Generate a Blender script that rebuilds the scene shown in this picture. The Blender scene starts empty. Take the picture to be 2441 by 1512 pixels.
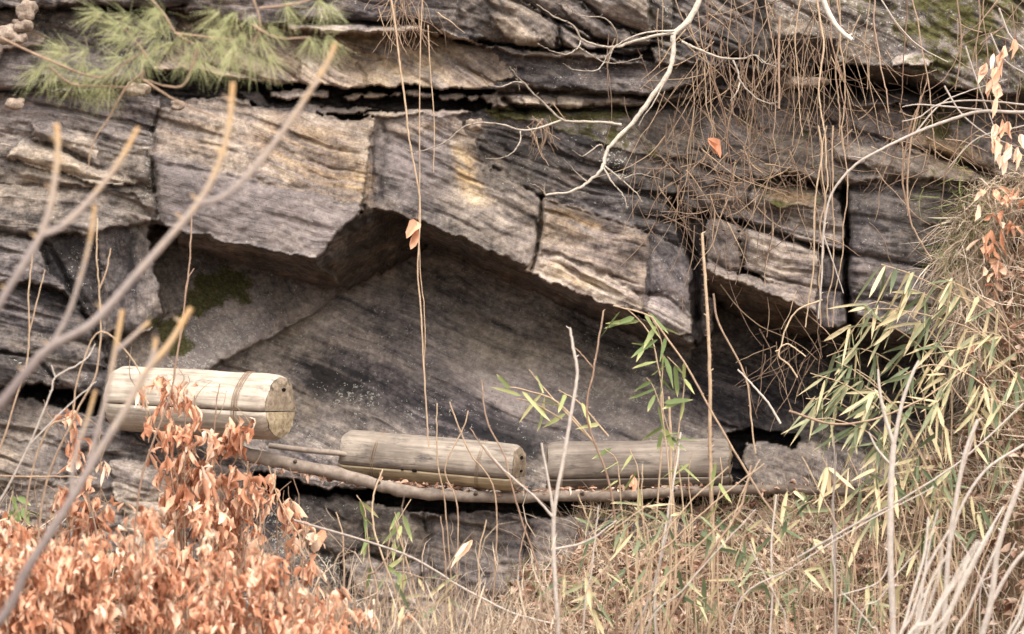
import bpy, math, random
import numpy as np
from mathutils import Vector
rnd = random.Random(7)
RS = np.random.RandomState(11)
scene = bpy.context.scene
R = math.radians

# ------------------------------------------------------------------ camera
D = 30.0                                  # camera to rock face, metres
WPX, HPX = 2440.0, 1512.0
S = 5.4 / WPX                             # metres per photo pixel on the rock face
cam = bpy.data.cameras.new('camera')
cam.sensor_width = 36.0
cam.lens = 36.0 * D / 5.4
cam.clip_start = 0.1; cam.clip_end = 600.0
cam.dof.use_dof = True
cam.dof.focus_distance = D - 0.25
cam.dof.aperture_fstop = 2.0
camo = bpy.data.objects.new('camera', cam)
scene.collection.objects.link(camo)
camo.location = (0, -D, 0); camo.rotation_euler = (R(90), 0, 0)
scene.camera = camo

# ------------------------------------------------------------------ sky, sun, exposure
SUN_EL, SUN_AZ = 55.0, -38.0              # azimuth from straight behind the camera, negative = from the left
world = bpy.data.worlds.new('World'); scene.world = world
world.use_nodes = True
wn = world.node_tree.nodes; wl = world.node_tree.links
sky = wn.new('ShaderNodeTexSky'); sky.sky_type = 'NISHITA'; sky.sun_disc = False
sky.sun_elevation = R(SUN_EL); sky.sun_rotation = R(180 + SUN_AZ); sky.dust_density = 4.0; sky.air_density = 1.0
hs = wn.new('ShaderNodeHueSaturation'); hs.inputs['Saturation'].default_value = 0.25
wl.new(sky.outputs[0], hs.inputs['Color'])
wm = wn.new('ShaderNodeMix'); wm.data_type = 'RGBA'; wm.blend_type = 'MULTIPLY'; wm.inputs[0].default_value = 1.0
wm.inputs[7].default_value = (1.06, 0.985, 0.90, 1)      # thin warm overcast
wl.new(hs.outputs[0], wm.inputs[6]); wl.new(wm.outputs[2], wn['Background'].inputs['Color'])
wn['Background'].inputs['Strength'].default_value = 0.15
sd = bpy.data.lights.new('sun', 'SUN'); sd.energy = 1.05; sd.angle = R(25); sd.color = (1.0, 0.95, 0.87)
so = bpy.data.objects.new('sun', sd); scene.collection.objects.link(so)
az = R(SUN_AZ); el = R(SUN_EL)
sdir = Vector((math.sin(az) * math.cos(el), -math.cos(az) * math.cos(el), math.sin(el)))   # towards the sun
so.rotation_euler = sdir.to_track_quat('Z', 'Y').to_euler()
scene.view_settings.view_transform = 'Standard'; scene.view_settings.look = 'None'
scene.view_settings.exposure = 1.45; scene.view_settings.gamma = 1.0

# ------------------------------------------------------------------ helpers
def at(px, py, d=0.0):
    """point seen at photo pixel (px, py), standing d metres in front of the rock plane"""
    k = (D - d) / D * S
    return np.array([(px - WPX / 2) * k, -d, (HPX / 2 - py) * k])

def smooth(t): return t * t * (3 - 2 * t)
_tab = RS.rand(8, 256, 256).astype(np.float32)
def vnoise(x, y, k=0):
    xi = np.floor(x).astype(np.int64); yi = np.floor(y).astype(np.int64)
    fx = smooth(x - xi); fy = smooth(y - yi)
    t = _tab[k % 8]
    a = t[xi & 255, yi & 255]; b = t[(xi + 1) & 255, yi & 255]
    c = t[xi & 255, (yi + 1) & 255]; d = t[(xi + 1) & 255, (yi + 1) & 255]
    return (a + (b - a) * fx) * (1 - fy) + (c + (d - c) * fx) * fy
def fbm(x, y, k=0, o=4):
    s = 0; a = 0.5; n = 0
    for i in range(o):
        s = s + a * vnoise(x * 2 ** i + 17.3 * i, y * 2 ** i + 9.1 * i, k + i); n += a; a *= 0.5
    return s / n - 0.5

def link(o): scene.collection.objects.link(o)
def tag(o, label=None, cat=None, group=None, kind=None):
    if label: o['label'] = label
    if cat: o['category'] = cat
    if group: o['group'] = group
    if kind: o['kind'] = kind
    return o
def empty(name, loc, label, cat, group=None):
    o = bpy.data.objects.new(name, None); link(o); o.location = [float(c) for c in loc]
    o.empty_display_size = 0.05
    return tag(o, label, cat, group)

class MB:
    """collects vertices and faces in world space, builds ONE mesh object"""
    def __init__(s): s.v = []; s.f = []; s.n = 0; s.c = []
    def add(s, v, f, c=None):
        v = np.asarray(v, float).reshape(-1, 3)
        s.v.append(v); s.f.append(np.asarray(f, int) + s.n); s.n += len(v)
        s.c.append(np.full(len(v), 0.5 if c is None else c) if np.isscalar(c) or c is None else np.asarray(c, float))
    def build(s, name, mat, parent=None, smooth_=True):
        v = np.concatenate(s.v); c = np.concatenate(s.c)
        if parent is not None: v = v - np.array(parent.location)
        me = bpy.data.meshes.new(name)
        me.vertices.add(len(v)); me.vertices.foreach_set('co', v.astype(np.float32).ravel())
        loops = np.concatenate([f.ravel() for f in s.f]).astype(np.int32)
        sizes = np.concatenate([np.full(len(f), f.shape[1]) for f in s.f]).astype(np.int32)
        me.loops.add(len(loops)); me.loops.foreach_set('vertex_index', loops)
        me.polygons.add(len(sizes))
        me.polygons.foreach_set('loop_start', np.concatenate([[0], np.cumsum(sizes)[:-1]]).astype(np.int32))
        me.polygons.foreach_set('loop_total', sizes)
        me.update(calc_edges=True)
        if smooth_: me.polygons.foreach_set('use_smooth', np.ones(len(sizes), bool))
        a = me.attributes.new('var', 'FLOAT', 'POINT'); a.data.foreach_set('value', c.astype(np.float32))
        me.materials.append(mat)
        o = bpy.data.objects.new(name, me); link(o)
        if parent is not None: o.parent = parent
        return o

# ------------------------------------------------------------------ materials
def new_mat(name, rough=0.9, spec=0.2):
    m = bpy.data.materials.new(name); m.use_nodes = True
    b = m.node_tree.nodes['Principled BSDF']
    b.inputs['Roughness'].default_value = rough
    b.inputs['Specular IOR Level'].default_value = spec
    return m, m.node_tree.nodes, m.node_tree.links, b
def ramp(n, stops):
    r = n.new('ShaderNodeValToRGB'); e = r.color_ramp.elements
    while len(e) < len(stops): e.new(0.5)
    for i, (p, c) in enumerate(stops):
        e[i].position = p; e[i].color = (*c, 1)
    return r
def mixc(n, l, fac, a, b, mode='MIX'):
    m = n.new('ShaderNodeMix'); m.data_type = 'RGBA'; m.blend_type = mode
    for sock, val in ((m.inputs[0], fac), (m.inputs[6], a), (m.inputs[7], b)):
        if hasattr(val, 'links'): l.new(val, sock)
        elif isinstance(val, tuple): sock.default_value = (*val, 1)
        else: sock.default_value = val
    return m.outputs[2]
def math_(n, l, op, a, b=0.0, c=None, clamp=False):
    m = n.new('ShaderNodeMath'); m.operation = op; m.use_clamp = clamp
    for i, v in enumerate((a, b, c)):
        if v is None: continue
        if hasattr(v, 'links'): l.new(v, m.inputs[i])
        else: m.inputs[i].default_value = v
    return m.outputs[0]
def noise(n, l, vec, scale, detail=4, rough=0.55, dist=0.0):
    t = n.new('ShaderNodeTexNoise'); t.inputs['Scale'].default_value = scale
    t.inputs['Detail'].default_value = detail; t.inputs['Roughness'].default_value = rough
    t.inputs['Distortion'].default_value = dist
    l.new(vec, t.inputs['Vector']); return t.outputs['Fac']
def leaf_mat(name, stops, rough=0.7, trans=0.25, nscale=9.0):
    """leaf/blade colour: per-leaf variation attribute plus mottling, some light passing through"""
    m, n, l, b = new_mat(name, rough, 0.25)
    a = n.new('ShaderNodeAttribute'); a.attribute_name = 'var'
    g = n.new('ShaderNodeNewGeometry')
    nz = noise(n, l, g.outputs['Position'], nscale, 3)
    v = math_(n, l, 'ADD', a.outputs['Fac'], math_(n, l, 'MULTIPLY', math_(n, l, 'SUBTRACT', nz, 0.5), 0.5), clamp=True)
    r = ramp(n, stops); l.new(v, r.inputs[0])
    l.new(r.outputs[0], b.inputs['Base Color'])
    if trans:
        t = n.new('ShaderNodeBsdfTranslucent'); l.new(r.outputs[0], t.inputs['Color'])
        mx = n.new('ShaderNodeMixShader'); mx.inputs[0].default_value = trans
        l.new(b.outputs[0], mx.inputs[1]); l.new(t.outputs[0], mx.inputs[2])
        l.new(mx.outputs[0], n['Material Output'].inputs['Surface'])
    return m

def rock_material():
    m, n, l, b = new_mat('rock', 0.92, 0.18)
    bed = n.new('ShaderNodeAttribute'); bed.attribute_name = 'bed'
    mk = n.new('ShaderNodeAttribute'); mk.attribute_name = 'masks'
    sep = n.new('ShaderNodeSeparateColor'); l.new(mk.outputs['Color'], sep.inputs[0])
    tone, ochre, moss = sep.outputs; lich = mk.outputs['Alpha']
    g = n.new('ShaderNodeNewGeometry'); pos = g.outputs['Position']
    mp = n.new('ShaderNodeMapping'); mp.inputs['Scale'].default_value = (1.0, 9.0, 1.0); l.new(bed.outputs['Vector'], mp.inputs['Vector'])
    st1 = noise(n, l, mp.outputs[0], 2.2, 6, 0.62, 0.6)        # broad beds
    mp2 = n.new('ShaderNodeMapping'); mp2.inputs['Scale'].default_value = (1.0, 14.0, 1.0); l.new(bed.outputs['Vector'], mp2.inputs['Vector'])
    st2 = noise(n, l, mp2.outputs[0], 7.0, 4, 0.6, 0.3)      # laminae
    blot = noise(n, l, pos, 3.2, 6, 0.6, 0.5)
    fine = noise(n, l, pos, 38.0, 5, 0.7)
    c = lambda a, k: math_(n, l, 'MULTIPLY', math_(n, l, 'SUBTRACT', a, 0.5), k)
    lam = sep.outputs  # noqa
    gt = math_(n, l, 'MULTIPLY_ADD', noise(n, l, pos, 1.9, 3), 4.0, -1.55, clamp=True)      # where the beds show, and where they are weathered away
    gt = math_(n, l, 'MULTIPLY_ADD', gt, 0.75, 0.25)
    sk = n.new('ShaderNodeAttribute'); sk.attribute_name = 'streak'
    gt = math_(n, l, 'MULTIPLY', gt, sk.outputs['Fac'])
    mid = noise(n, l, pos, 14.0, 5, 0.65, 0.4)
    t = math_(n, l, 'ADD', tone, math_(n, l, 'MULTIPLY', gt, math_(n, l, 'ADD', c(st1, 0.62), c(st2, 0.36))))
    t = math_(n, l, 'ADD', t, c(blot, 0.70))
    t = math_(n, l, 'ADD', t, c(mid, 0.72))
    t = math_(n, l, 'ADD', t, c(fine, 0.85))
    r = ramp(n, [(0.0, (.030, .028, .029)), (.22, (.072, .065, .063)), (.45, (.158, .139, .126)),
                 (.65, (.262, .229, .199)), (.85, (.41, .36, .30)), (1.0, (.56, .50, .42))])
    l.new(t, r.inputs[0])
    # rusty / ochre patches
    on = noise(n, l, mp.outputs[0], 3.5, 5, 0.6, 0.5)
    of = math_(n, l, 'MULTIPLY', ochre, math_(n, l, 'MULTIPLY_ADD', on, 3.0, -0.85, clamp=True), clamp=True)
    oc = ramp(n, [(0.0, (.06, .042, .026)), (.35, (.17, .115, .066)), (.6, (.35, .245, .13)), (1.0, (.62, .50, .29))]); l.new(t, oc.inputs[0])
    col = mixc(n, l, math_(n, l, 'MULTIPLY', of, 0.85), r.outputs[0], oc.outputs[0])
    # slight violet-grey / brown drift
    dr = noise(n, l, pos, 1.7, 4)
    col = mixc(n, l, math_(n, l, 'MULTIPLY_ADD', dr, 2.4, -0.85, clamp=True), col, mixc(n, l, 1.0, col, (0.91, 0.89, 1.03), 'MULTIPLY'))
    col = mixc(n, l, math_(n, l, 'MULTIPLY_ADD', dr, -2.4, 1.2, clamp=True), col, mixc(n, l, 1.0, col, (1.06, 0.96, 0.84), 'MULTIPLY'))
    mv = math_(n, l, 'MULTIPLY', ochre, -1.0, clamp=True)
    col = mixc(n, l, mv, col, mixc(n, l, 1.0, mixc(n, l, 0.40, col, (.205, .186, .178)), (1.0, 0.975, 1.005), 'MULTIPLY'))
    # black algae specks
    v1 = noise(n, l, pos, 75.0, 3, 0.6)
    sp = math_(n, l, 'MULTIPLY_ADD', v1, 9.0, -5.4, clamp=True)
    col = mixc(n, l, math_(n, l, 'MULTIPLY', sp, 0.55), col, (.035, .033, .034))
    # pale lichen spots
    vo = n.new('ShaderNodeTexVoronoi'); vo.inputs['Scale'].default_value = 52.0; vo.inputs['Randomness'].default_value = 1.0
    vj = n.new('ShaderNodeTexNoise'); vj.inputs['Scale'].default_value = 55.0; l.new(pos, vj.inputs['Vector'])
    va = n.new('ShaderNodeVectorMath'); va.operation = 'MULTIPLY_ADD'; va.inputs[1].default_value = (.045, .045, .045); l.new(vj.outputs['Color'], va.inputs[0]); l.new(pos, va.inputs[2])
    l.new(va.outputs[0], vo.inputs['Vector'])
    spot = math_(n, l, 'LESS_THAN', vo.outputs['Distance'], math_(n, l, 'MULTIPLY', math_(n, l, 'MULTIPLY_ADD', lich, 0.30, 0.10), math_(n, l, 'MULTIPLY_ADD', noise(n, l, pos, 30.0, 2), 3.0, -0.6, clamp=True)))
    big = noise(n, l, pos, 12.0, 4, 0.6)
    gate = math_(n, l, 'GREATER_THAN', math_(n, l, 'ADD', big, math_(n, l, 'MULTIPLY', lich, 0.20)), 0.63)
    col = mixc(n, l, math_(n, l, 'MULTIPLY', math_(n, l, 'MULTIPLY', spot, gate), 0.65), col, (.44, .44, .39))
    # moss
    mn = noise(n, l, pos, 9.0, 6, 0.65)
    mf = math_(n, l, 'MULTIPLY_ADD', math_(n, l, 'ADD', moss, math_(n, l, 'MULTIPLY', math_(n, l, 'SUBTRACT', mn, 0.5), 1.9)), 4.5, -1.9, clamp=True)
    mc = ramp(n, [(.25, (.030, .028, .012)), (.55, (.075, .072, .026)), (.8, (.14, .13, .05))]); l.new(noise(n, l, pos, 60.0, 3), mc.inputs[0])
    col = mixc(n, l, math_(n, l, 'MULTIPLY', mf, 0.95), col, mc.outputs[0])
    l.new(col, b.inputs['Base Color'])
    # bump
    hh = math_(n, l, 'ADD', math_(n, l, 'MULTIPLY', st2, 0.55), math_(n, l, 'ADD', math_(n, l, 'MULTIPLY', fine, 0.9), math_(n, l, 'MULTIPLY', st1, 0.8)))
    bp = n.new('ShaderNodeBump'); bp.inputs['Strength'].default_value = 0.6; bp.inputs['Distance'].default_value = 0.018
    l.new(hh, bp.inputs['Height']); l.new(bp.outputs[0], b.inputs['Normal'])
    return m
ROCK = rock_material()

# ------------------------------------------------------------------ the cliff: one relief, bed by bed
STEP = 3.0
gx = np.arange(-420, 2861, STEP); gy = np.arange(-300, 1801, STEP)
PX, PY = np.meshgrid(gx, gy)
# edges of blocks wander a little
WX = PX + 24 * fbm(PX / 60, PY / 60, 0, 3) + 15 * fbm(PX / 17, PY / 17, 2, 3) + 26 * fbm(PX / 220, PY / 220, 3, 2)
WY = PY + 19 * fbm(PX / 55, PY / 55, 1, 3) + 13 * fbm(PX / 16, PY / 16, 3, 3) + 16 * fbm(PX / 200, PY / 200, 4, 2)
DEP = np.zeros_like(PX); ANG = np.full_like(PX, 10.0); TONE = np.full_like(PX, .45)
OCH = np.zeros_like(PX); MOS = np.zeros_like(PX); LIC = np.full_like(PX, .2)
AMP = np.full_like(PX, 1.0); STK = np.full_like(PX, 1.0); SEED = np.zeros_like(PX)

def inside(poly, X, Y):
    p = np.asarray(poly, float); r = np.zeros(X.shape, bool); j = len(p) - 1
    for i in range(len(p)):
        xi, yi = p[i]; xj, yj = p[j]
        if yi != yj:
            r ^= ((yi > Y) != (yj > Y)) & (X < (xj - xi) * (Y - yi) / (yj - yi) + xi)
        j = i
    return r
def segdist(pts, X, Y, closed=False):
    p = np.asarray(pts, float)
    if closed: p = np.vstack([p, p[:1]])
    d = np.full(X.shape, 1e9)
    for a, b in zip(p[:-1], p[1:]):
        ab = b - a; L = (ab ** 2).sum() + 1e-9
        t = np.clip(((X - a[0]) * ab[0] + (Y - a[1]) * ab[1]) / L, 0, 1)
        d = np.minimum(d, np.hypot(X - a[0] - t * ab[0], Y - a[1] - t * ab[1]))
    return d
def box(pts, m):
    p = np.asarray(pts, float)
    x0, y0 = p.min(0) - m; x1, y1 = p.max(0) + m
    i0, i1 = np.searchsorted(gx, [x0, x1]); j0, j1 = np.searchsorted(gy, [y0, y1])
    return slice(j0, j1), slice(i0, i1)
_rid = [0]
def region(poly, plane, tone, ang=None, och=0, moss=0, lich=.2, amp=1.0, bev=14, bd=.02, stk=None, grow=5):
    """a block: outline, three or more (px, py, depth) points of its face, and its rock"""
    _rid[0] += 1
    sl = box(poly, 45); X, Y = WX[sl], WY[sl]
    m = inside(poly, X, Y); e = segdist(poly, X, Y, True); m |= e < (grow if bev > 6 else 1)
    P = np.asarray(plane, float); bd = bd * .5
    A = np.c_[P[:, 0] / 1000, P[:, 1] / 1000, np.ones(len(P))]
    k = np.linalg.lstsq(A, P[:, 2], rcond=None)[0]
    d = k[0] * X / 1000 + k[1] * Y / 1000 + k[2]
    if bd:
        q = .3 + 1.4 * vnoise(X / 47, Y / 47, 5); d = d - q * bd * np.exp(-e / bev) - q * bd * .4 * np.exp(-e / (bev * .3))
    DEP[sl][m] = d[m]; TONE[sl][m] = tone; OCH[sl][m] = och; MOS[sl][m] = moss
    STK[sl][m] = amp if stk is None else stk
    LIC[sl][m] = lich; AMP[sl][m] = amp; SEED[sl][m] = _rid[0] * 7.31
    if ang is not None: ANG[sl][m] = ang
CRK = []
def crack(pts, w=4, depth=.08): CRK.append((pts, w, depth))
def patch(poly, arr, val, feather=14, mode='mix', k=1.0):
    sl = box(poly, feather * 3 + 45); X, Y = WX[sl], WY[sl]
    e = segdist(poly, X, Y, True); sg = np.where(inside(poly, X, Y), e, -e)
    f = np.clip(sg / feather * .5 + .5, 0, 1) * k
    if mode == 'streak':
        q = vnoise(V[sl] / 16, U[sl] / 300, 3) * .6 + vnoise(V[sl] / 7, U[sl] / 160, 6) * .4
        arr[sl] = arr[sl] + val * f * np.clip(q * 2.6 - .4, 0, 1.5)
    elif mode == 'mix': arr[sl] = arr[sl] * (1 - f) + val * f
    else: arr[sl] = arr[sl] + val * f

E0, E1 = -420, 2860
region([(-600,-400),(3000,-400),(3000,1900),(-600,1900)], [(0,0,.1),(2400,0,.1),(0,1500,.25)], .42, 8, bd=0)
# --- upper tier
region([(-600,-400),(1180,-400),(1200,120),(1100,96),(1000,64),(690,52),(600,56),(430,18),(230,14),(-600,10)],
       [(300,-300,.42),(300,20,.42),(1100,60,.38)], .36, 6, moss=.15, amp=1.4)
region([(-600,22),(220,20),(440,24),(420,120),(360,175),(300,216),(-600,236)],
       [(0,30,.22),(0,220,.34),(400,100,.25)], .36, 8, moss=.15, lich=.5, amp=1.5)
region([(-60,40),(60,20),(110,90),(70,125),(-60,150)], [(0,40,.30),(0,140,.38),(100,60,.30)], .62, 20, och=.4, amp=1.6)
region([(0,120),(160,110),(300,150),(330,200),(-40,230)], [(0,120,.30),(0,220,.36),(300,160,.34)], .42, 4)
region([(430,28),(600,64),(1000,72),(1100,104),(1180,120),(1235,170),(1240,222),(1200,226),(1000,218),(830,216),(700,210),(600,200),(360,172),(420,90)],
       [(600,70,.12),(600,205,.33),(1200,100,.15)], .66, 27, och=.6, amp=1.5)
region([(1140,96),(1240,120),(1560,146),(1730,162),(1650,192),(1540,230),(1400,224),(1160,222),(1235,180),(1180,120)],
       [(1200,110,.2),(1200,220,.33),(1600,180,.3)], .38, 6, lich=.5, amp=1.5)
region([(680,58),(760,56),(1000,58),(1065,72),(1110,92),(1150,104),(1110,100),(1060,86),(1000,74),(850,78),(690,74)], [(700,60,.38),(700,75,.40),(1100,80,.42)], .82, 3, och=.3, bev=4)
region([(1130,104),(1230,114),(1300,118),(1400,128),(1540,152),(1400,142),(1210,126)], [(1100,110,.34),(1500,140,.36),(1300,100,.33)], .66, 6, bev=4)
region([(1100,-400),(1580,-400),(1580,60),(1540,104),(1480,120),(1300,112),(1180,98),(1100,66)],
       [(1100,-200,.40),(1500,-200,.42),(1300,100,.30)], .40, 32, moss=.1, amp=1.6)
region([(1160,-60),(1260,0),(1330,62),(1310,112),(1240,96),(1180,60)], [(1200,0,.42),(1300,60,.45),(1200,60,.40)], .55, 42, bd=.06, amp=1.5)
region([(1185,40),(1230,46),(1290,88),(1240,100),(1200,80)], [(1200,40,.46),(1290,90,.47),(1200,90,.44)], .66, 40, och=.2)
region([(1350,12),(1390,20),(1440,62),(1540,92),(1490,110),(1420,82),(1365,54)], [(1370,20,.42),(1500,100,.44),(1400,80,.4)], .60, 32, bd=.07, amp=1.3)
region([(1380,-60),(1500,-40),(1570,36),(1560,82),(1480,62),(1410,26)], [(1400,-20,.46),(1560,60,.5),(1450,40,.46)], .56, 30, bd=.08, amp=1.3)
region([(1330,60),(1380,80),(1430,115),(1380,122),(1335,100)], [(1350,60,.4),(1400,120,.42),(1340,100,.4)], .45, 45, moss=.2)
# --- dark bedding gap with slabs
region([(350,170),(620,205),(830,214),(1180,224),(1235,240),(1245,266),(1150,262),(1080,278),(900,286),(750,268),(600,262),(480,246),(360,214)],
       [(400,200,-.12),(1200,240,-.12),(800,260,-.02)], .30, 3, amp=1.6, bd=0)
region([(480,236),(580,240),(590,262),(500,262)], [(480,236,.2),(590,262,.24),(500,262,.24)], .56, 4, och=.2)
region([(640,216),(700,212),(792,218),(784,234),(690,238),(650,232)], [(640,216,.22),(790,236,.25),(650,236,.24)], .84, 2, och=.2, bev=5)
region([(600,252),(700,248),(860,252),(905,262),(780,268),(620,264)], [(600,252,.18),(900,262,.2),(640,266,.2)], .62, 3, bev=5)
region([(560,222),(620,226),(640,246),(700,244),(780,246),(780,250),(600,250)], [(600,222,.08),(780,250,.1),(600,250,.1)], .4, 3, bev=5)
for k, (a, b) in enumerate(((820,868),(872,930),(934,962),(968,1040),(1044,1112),(1116,1150),(1154,1196))):
    y = 222 + (a - 820) * .022
    region([(a-3,y+5),(a+10,y-2),(b-2,y-1),(b+3,y+3),(b-2,y+9),(b-10,y+13),(a+18,y+16)], [(a,y,.20),(b,y,.22),(a,y+16,.23)], .62 + .14 * (k % 3 == 1), 2, och=.25, bev=3, bd=.01)
region([(860,268),(1000,270),(1060,264),(1130,268),(1160,284),(1080,290),(960,292),(900,284)], [(860,270,.24),(1150,270,.26),(900,290,.27)], .72, 3, och=.2, bev=5)
region([(1080,284),(1110,278),(1140,296),(1110,300)], [(1080,284,.3),(1140,296,.32),(1110,300,.33)], .8, 3, bev=5)
region([(1180,226),(1250,220),(1400,222),(1540,228),(1640,224),(1760,206),(1770,224),(1640,252),(1500,264),(1300,268),(1190,264)], [(1190,226,.20),(1700,220,.22),(1300,266,.27)], .58, 2, och=.25, bev=8, bd=.02, amp=.8)
for k, (a, b, t_) in enumerate(((1190,1240,.5),(1242,1282,.72),(1286,1328,.5),(1330,1392,.80),(1396,1440,.5),(1444,1500,.66))):
    region([(a,231+k%2*3),(a+18,226),(b-12,229-k%2*4),(b,234),(b-2,256),(b-16,262-k%3),(a+8,259),(a+2,250)], [(a,230,.235),(b,230,.245),(a,262,.285)], t_, 2, och=.3, bev=5, bd=.012)
# --- main tier, left
region([(-600,236),(100,226),(300,214),(380,236),(372,300),(385,530),(420,560),(432,620),(400,762),(365,792),(250,802),(-600,760)],
       [(0,230,.20),(0,700,.34),(370,400,.26)], .52, 14, amp=1.5)
region([(20,372),(60,330),(150,362),(240,410),(330,440),(225,436),(60,392)], [(30,370,.32),(240,420,.32),(60,330,.27)], .74, 20, bd=.05)
region([(70,296),(130,290),(230,330),(240,400),(150,352),(80,330)], [(80,300,.30),(230,400,.34),(230,330,.30)], .62, 22, bd=.05)
region([(-600,430),(60,440),(220,455),(330,470),(372,540),(200,560),(-600,540)], [(0,430,.28),(0,540,.33),(372,500,.3)], .55, 8, amp=1.4)
region([(-600,556),(60,566),(120,590),(170,680),(170,700),(-600,690)], [(0,560,.32),(0,690,.42),(160,640,.36)], .48, 12, bd=.05)
region([(90,560),(220,560),(226,800),(170,700),(110,620)], [(100,560,.20),(220,560,.22),(180,760,.24)], .24, 60, lich=.5)
region([(226,556),(386,532),(430,600),(400,762),(365,792),(250,806)], [(230,560,.28),(400,600,.24),(300,800,.28)], .40, 84, lich=.3, amp=.8)
region([(-600,690),(120,680),(190,740),(240,830),(270,960),(200,950),(90,925),(-600,900)], [(0,690,.36),(0,930,.48),(250,900,.34)], .42, 14, amp=1.5, bd=.05)
region([(-60,840),(80,850),(140,920),(60,925),(-60,925)], [(0,840,.5),(120,900,.5),(0,925,.54)], .30, 20, lich=.5, bd=.06)
region([(50,925),(200,945),(280,965),(270,1000),(100,975),(40,950)], [(50,925,-.1),(280,965,-.1),(100,975,.2)], .22, 8, bd=0)
region([(-600,950),(60,960),(260,1000),(330,1060),(620,1090),(640,1500),(-600,1500)], [(0,960,.36),(0,1400,.62),(600,1100,.34)], .46, 10, amp=1.4)
region([(-100,1030),(120,1060),(220,1130),(100,1170),(-100,1150)], [(0,1030,.46),(200,1100,.42),(0,1150,.54)], .38, 12, bd=.07)
region([(278,1108),(330,1098),(400,1120),(430,1190),(400,1250),(330,1250),(285,1190)], [(280,1100,.50),(400,1120,.5),(340,1250,.60)], .76, 12, och=.1, bd=.09, bev=22)
region([(300,1240),(420,1240),(470,1330),(330,1340)], [(300,1240,.60),(470,1240,.56),(330,1340,.68)], .74, 12, bd=.06)
# --- recessed lower face
region([(360,540),(830,600),(1010,560),(1290,640),(1660,760),(1750,700),(2400,800),(2900,860),(2900,1150),(2050,1160),(1250,1186),(850,1160),(600,1110),(480,892),(640,790)],
       [(830,700,-.55),(900,1090,.02),(1700,1060,.0)], .61, 22, lich=.5, amp=.9, bd=0, stk=1.6)
region([(360,540),(830,640),(832,692),(640,800),(482,892),(440,915),(340,910),(250,860),(258,800),(365,790),(402,745)],
       [(450,600,-.40),(830,690,-.50),(482,890,.06),(300,850,.08)], .58, 60, lich=.5, amp=.5, stk=.5)
# dark slot under the right overhang and the black hole at right
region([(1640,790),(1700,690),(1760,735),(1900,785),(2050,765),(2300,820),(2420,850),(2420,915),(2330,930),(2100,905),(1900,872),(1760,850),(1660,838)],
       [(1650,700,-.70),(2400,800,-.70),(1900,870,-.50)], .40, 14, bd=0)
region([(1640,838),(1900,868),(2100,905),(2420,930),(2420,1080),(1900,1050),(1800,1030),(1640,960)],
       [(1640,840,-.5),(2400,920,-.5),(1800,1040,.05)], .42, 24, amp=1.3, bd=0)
# --- central prow
region([(370,300),(380,262),(480,240),(620,262),(900,288),(884,330),(884,470),(862,492),(700,452),(400,386),(376,370)],
       [(380,290,.24),(900,290,.26),(600,450,.44)], .56, 19, och=.3, amp=1.0, bev=10, bd=.02)
region([(376,372),(400,388),(700,453),(864,492),(752,624),(600,592),(430,553),(385,526)],
       [(400,390,.41),(864,490,.47),(430,550,.40),(750,620,.50)], .53, 14, amp=.35, bd=.01, och=-.5, stk=.22)
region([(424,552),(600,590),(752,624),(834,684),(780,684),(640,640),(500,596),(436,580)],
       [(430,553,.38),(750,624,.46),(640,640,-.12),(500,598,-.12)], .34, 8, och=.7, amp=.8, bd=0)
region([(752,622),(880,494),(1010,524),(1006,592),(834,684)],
       [(752,622,.46),(875,497,.28),(1005,590,-.52),(834,684,-.46)], .20, -22, och=.7, amp=1.2, bd=0)  # prow underside: brown rock, its tone lowered further to paint in overhang shade
region([(884,330),(900,288),(1100,284),(1165,296),(1292,470),(1286,592),(1262,648),(1182,612),(1012,532),(880,494),(864,488)],
       [(900,300,.24),(870,490,.32),(1280,480,.34),(1260,640,.40)], .52, 23, lich=.3, amp=1.1)
region([(1006,530),(1182,612),(1262,648),(1400,702),(1500,752),(1640,814),(1560,816),(1400,752),(1180,648),(1004,568)],
       [(1182,614,.36),(1500,752,.40),(1180,650,-.35),(1500,800,-.28)], .34, 20, och=.55, amp=1.0, bd=0)
# --- dark bedded rock above the pale block
region([(1100,284),(1165,262),(1500,258),(1620,250),(1720,440),(1660,520),(1640,590),(1550,566),(1450,530),(1292,482),(1172,400)],
       [(1200,270,.16),(1700,300,.20),(1500,550,.34)], .36, 19, moss=.05, lich=.35, amp=1.6)
region([(1165,262),(1500,256),(1640,246),(1720,300),(1620,380),(1480,350),(1300,300)], [(1200,262,.20),(1700,280,.22),(1500,380,.28)], .50, 14, moss=.42, lich=.4, amp=1.2)
region([(1295,484),(1450,528),(1556,564),(1546,742),(1530,748),(1400,700),(1262,648),(1286,600)],
       [(1295,484,.36),(1550,560,.38),(1400,700,.45)], .56, 15, och=.4, amp=1.2)
region([(1262,648),(1300,606),(1420,640),(1536,730),(1528,750),(1400,702)], [(1262,640,.42),(1530,740,.47),(1400,640,.42)], .80, 22, och=.3, amp=1.2)
region([(1556,562),(1642,600),(1654,740),(1642,814),(1600,790),(1530,748),(1546,700)], [(1556,570,.38),(1650,640,.36),(1600,790,.42)], .40, 60, lich=.4)
region([(1536,704),(1580,700),(1640,752),(1640,790),(1600,796),(1532,748)], [(1540,710,.43),(1630,740,.43),(1600,790,.46)], .62, 20, bd=.05)
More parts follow.
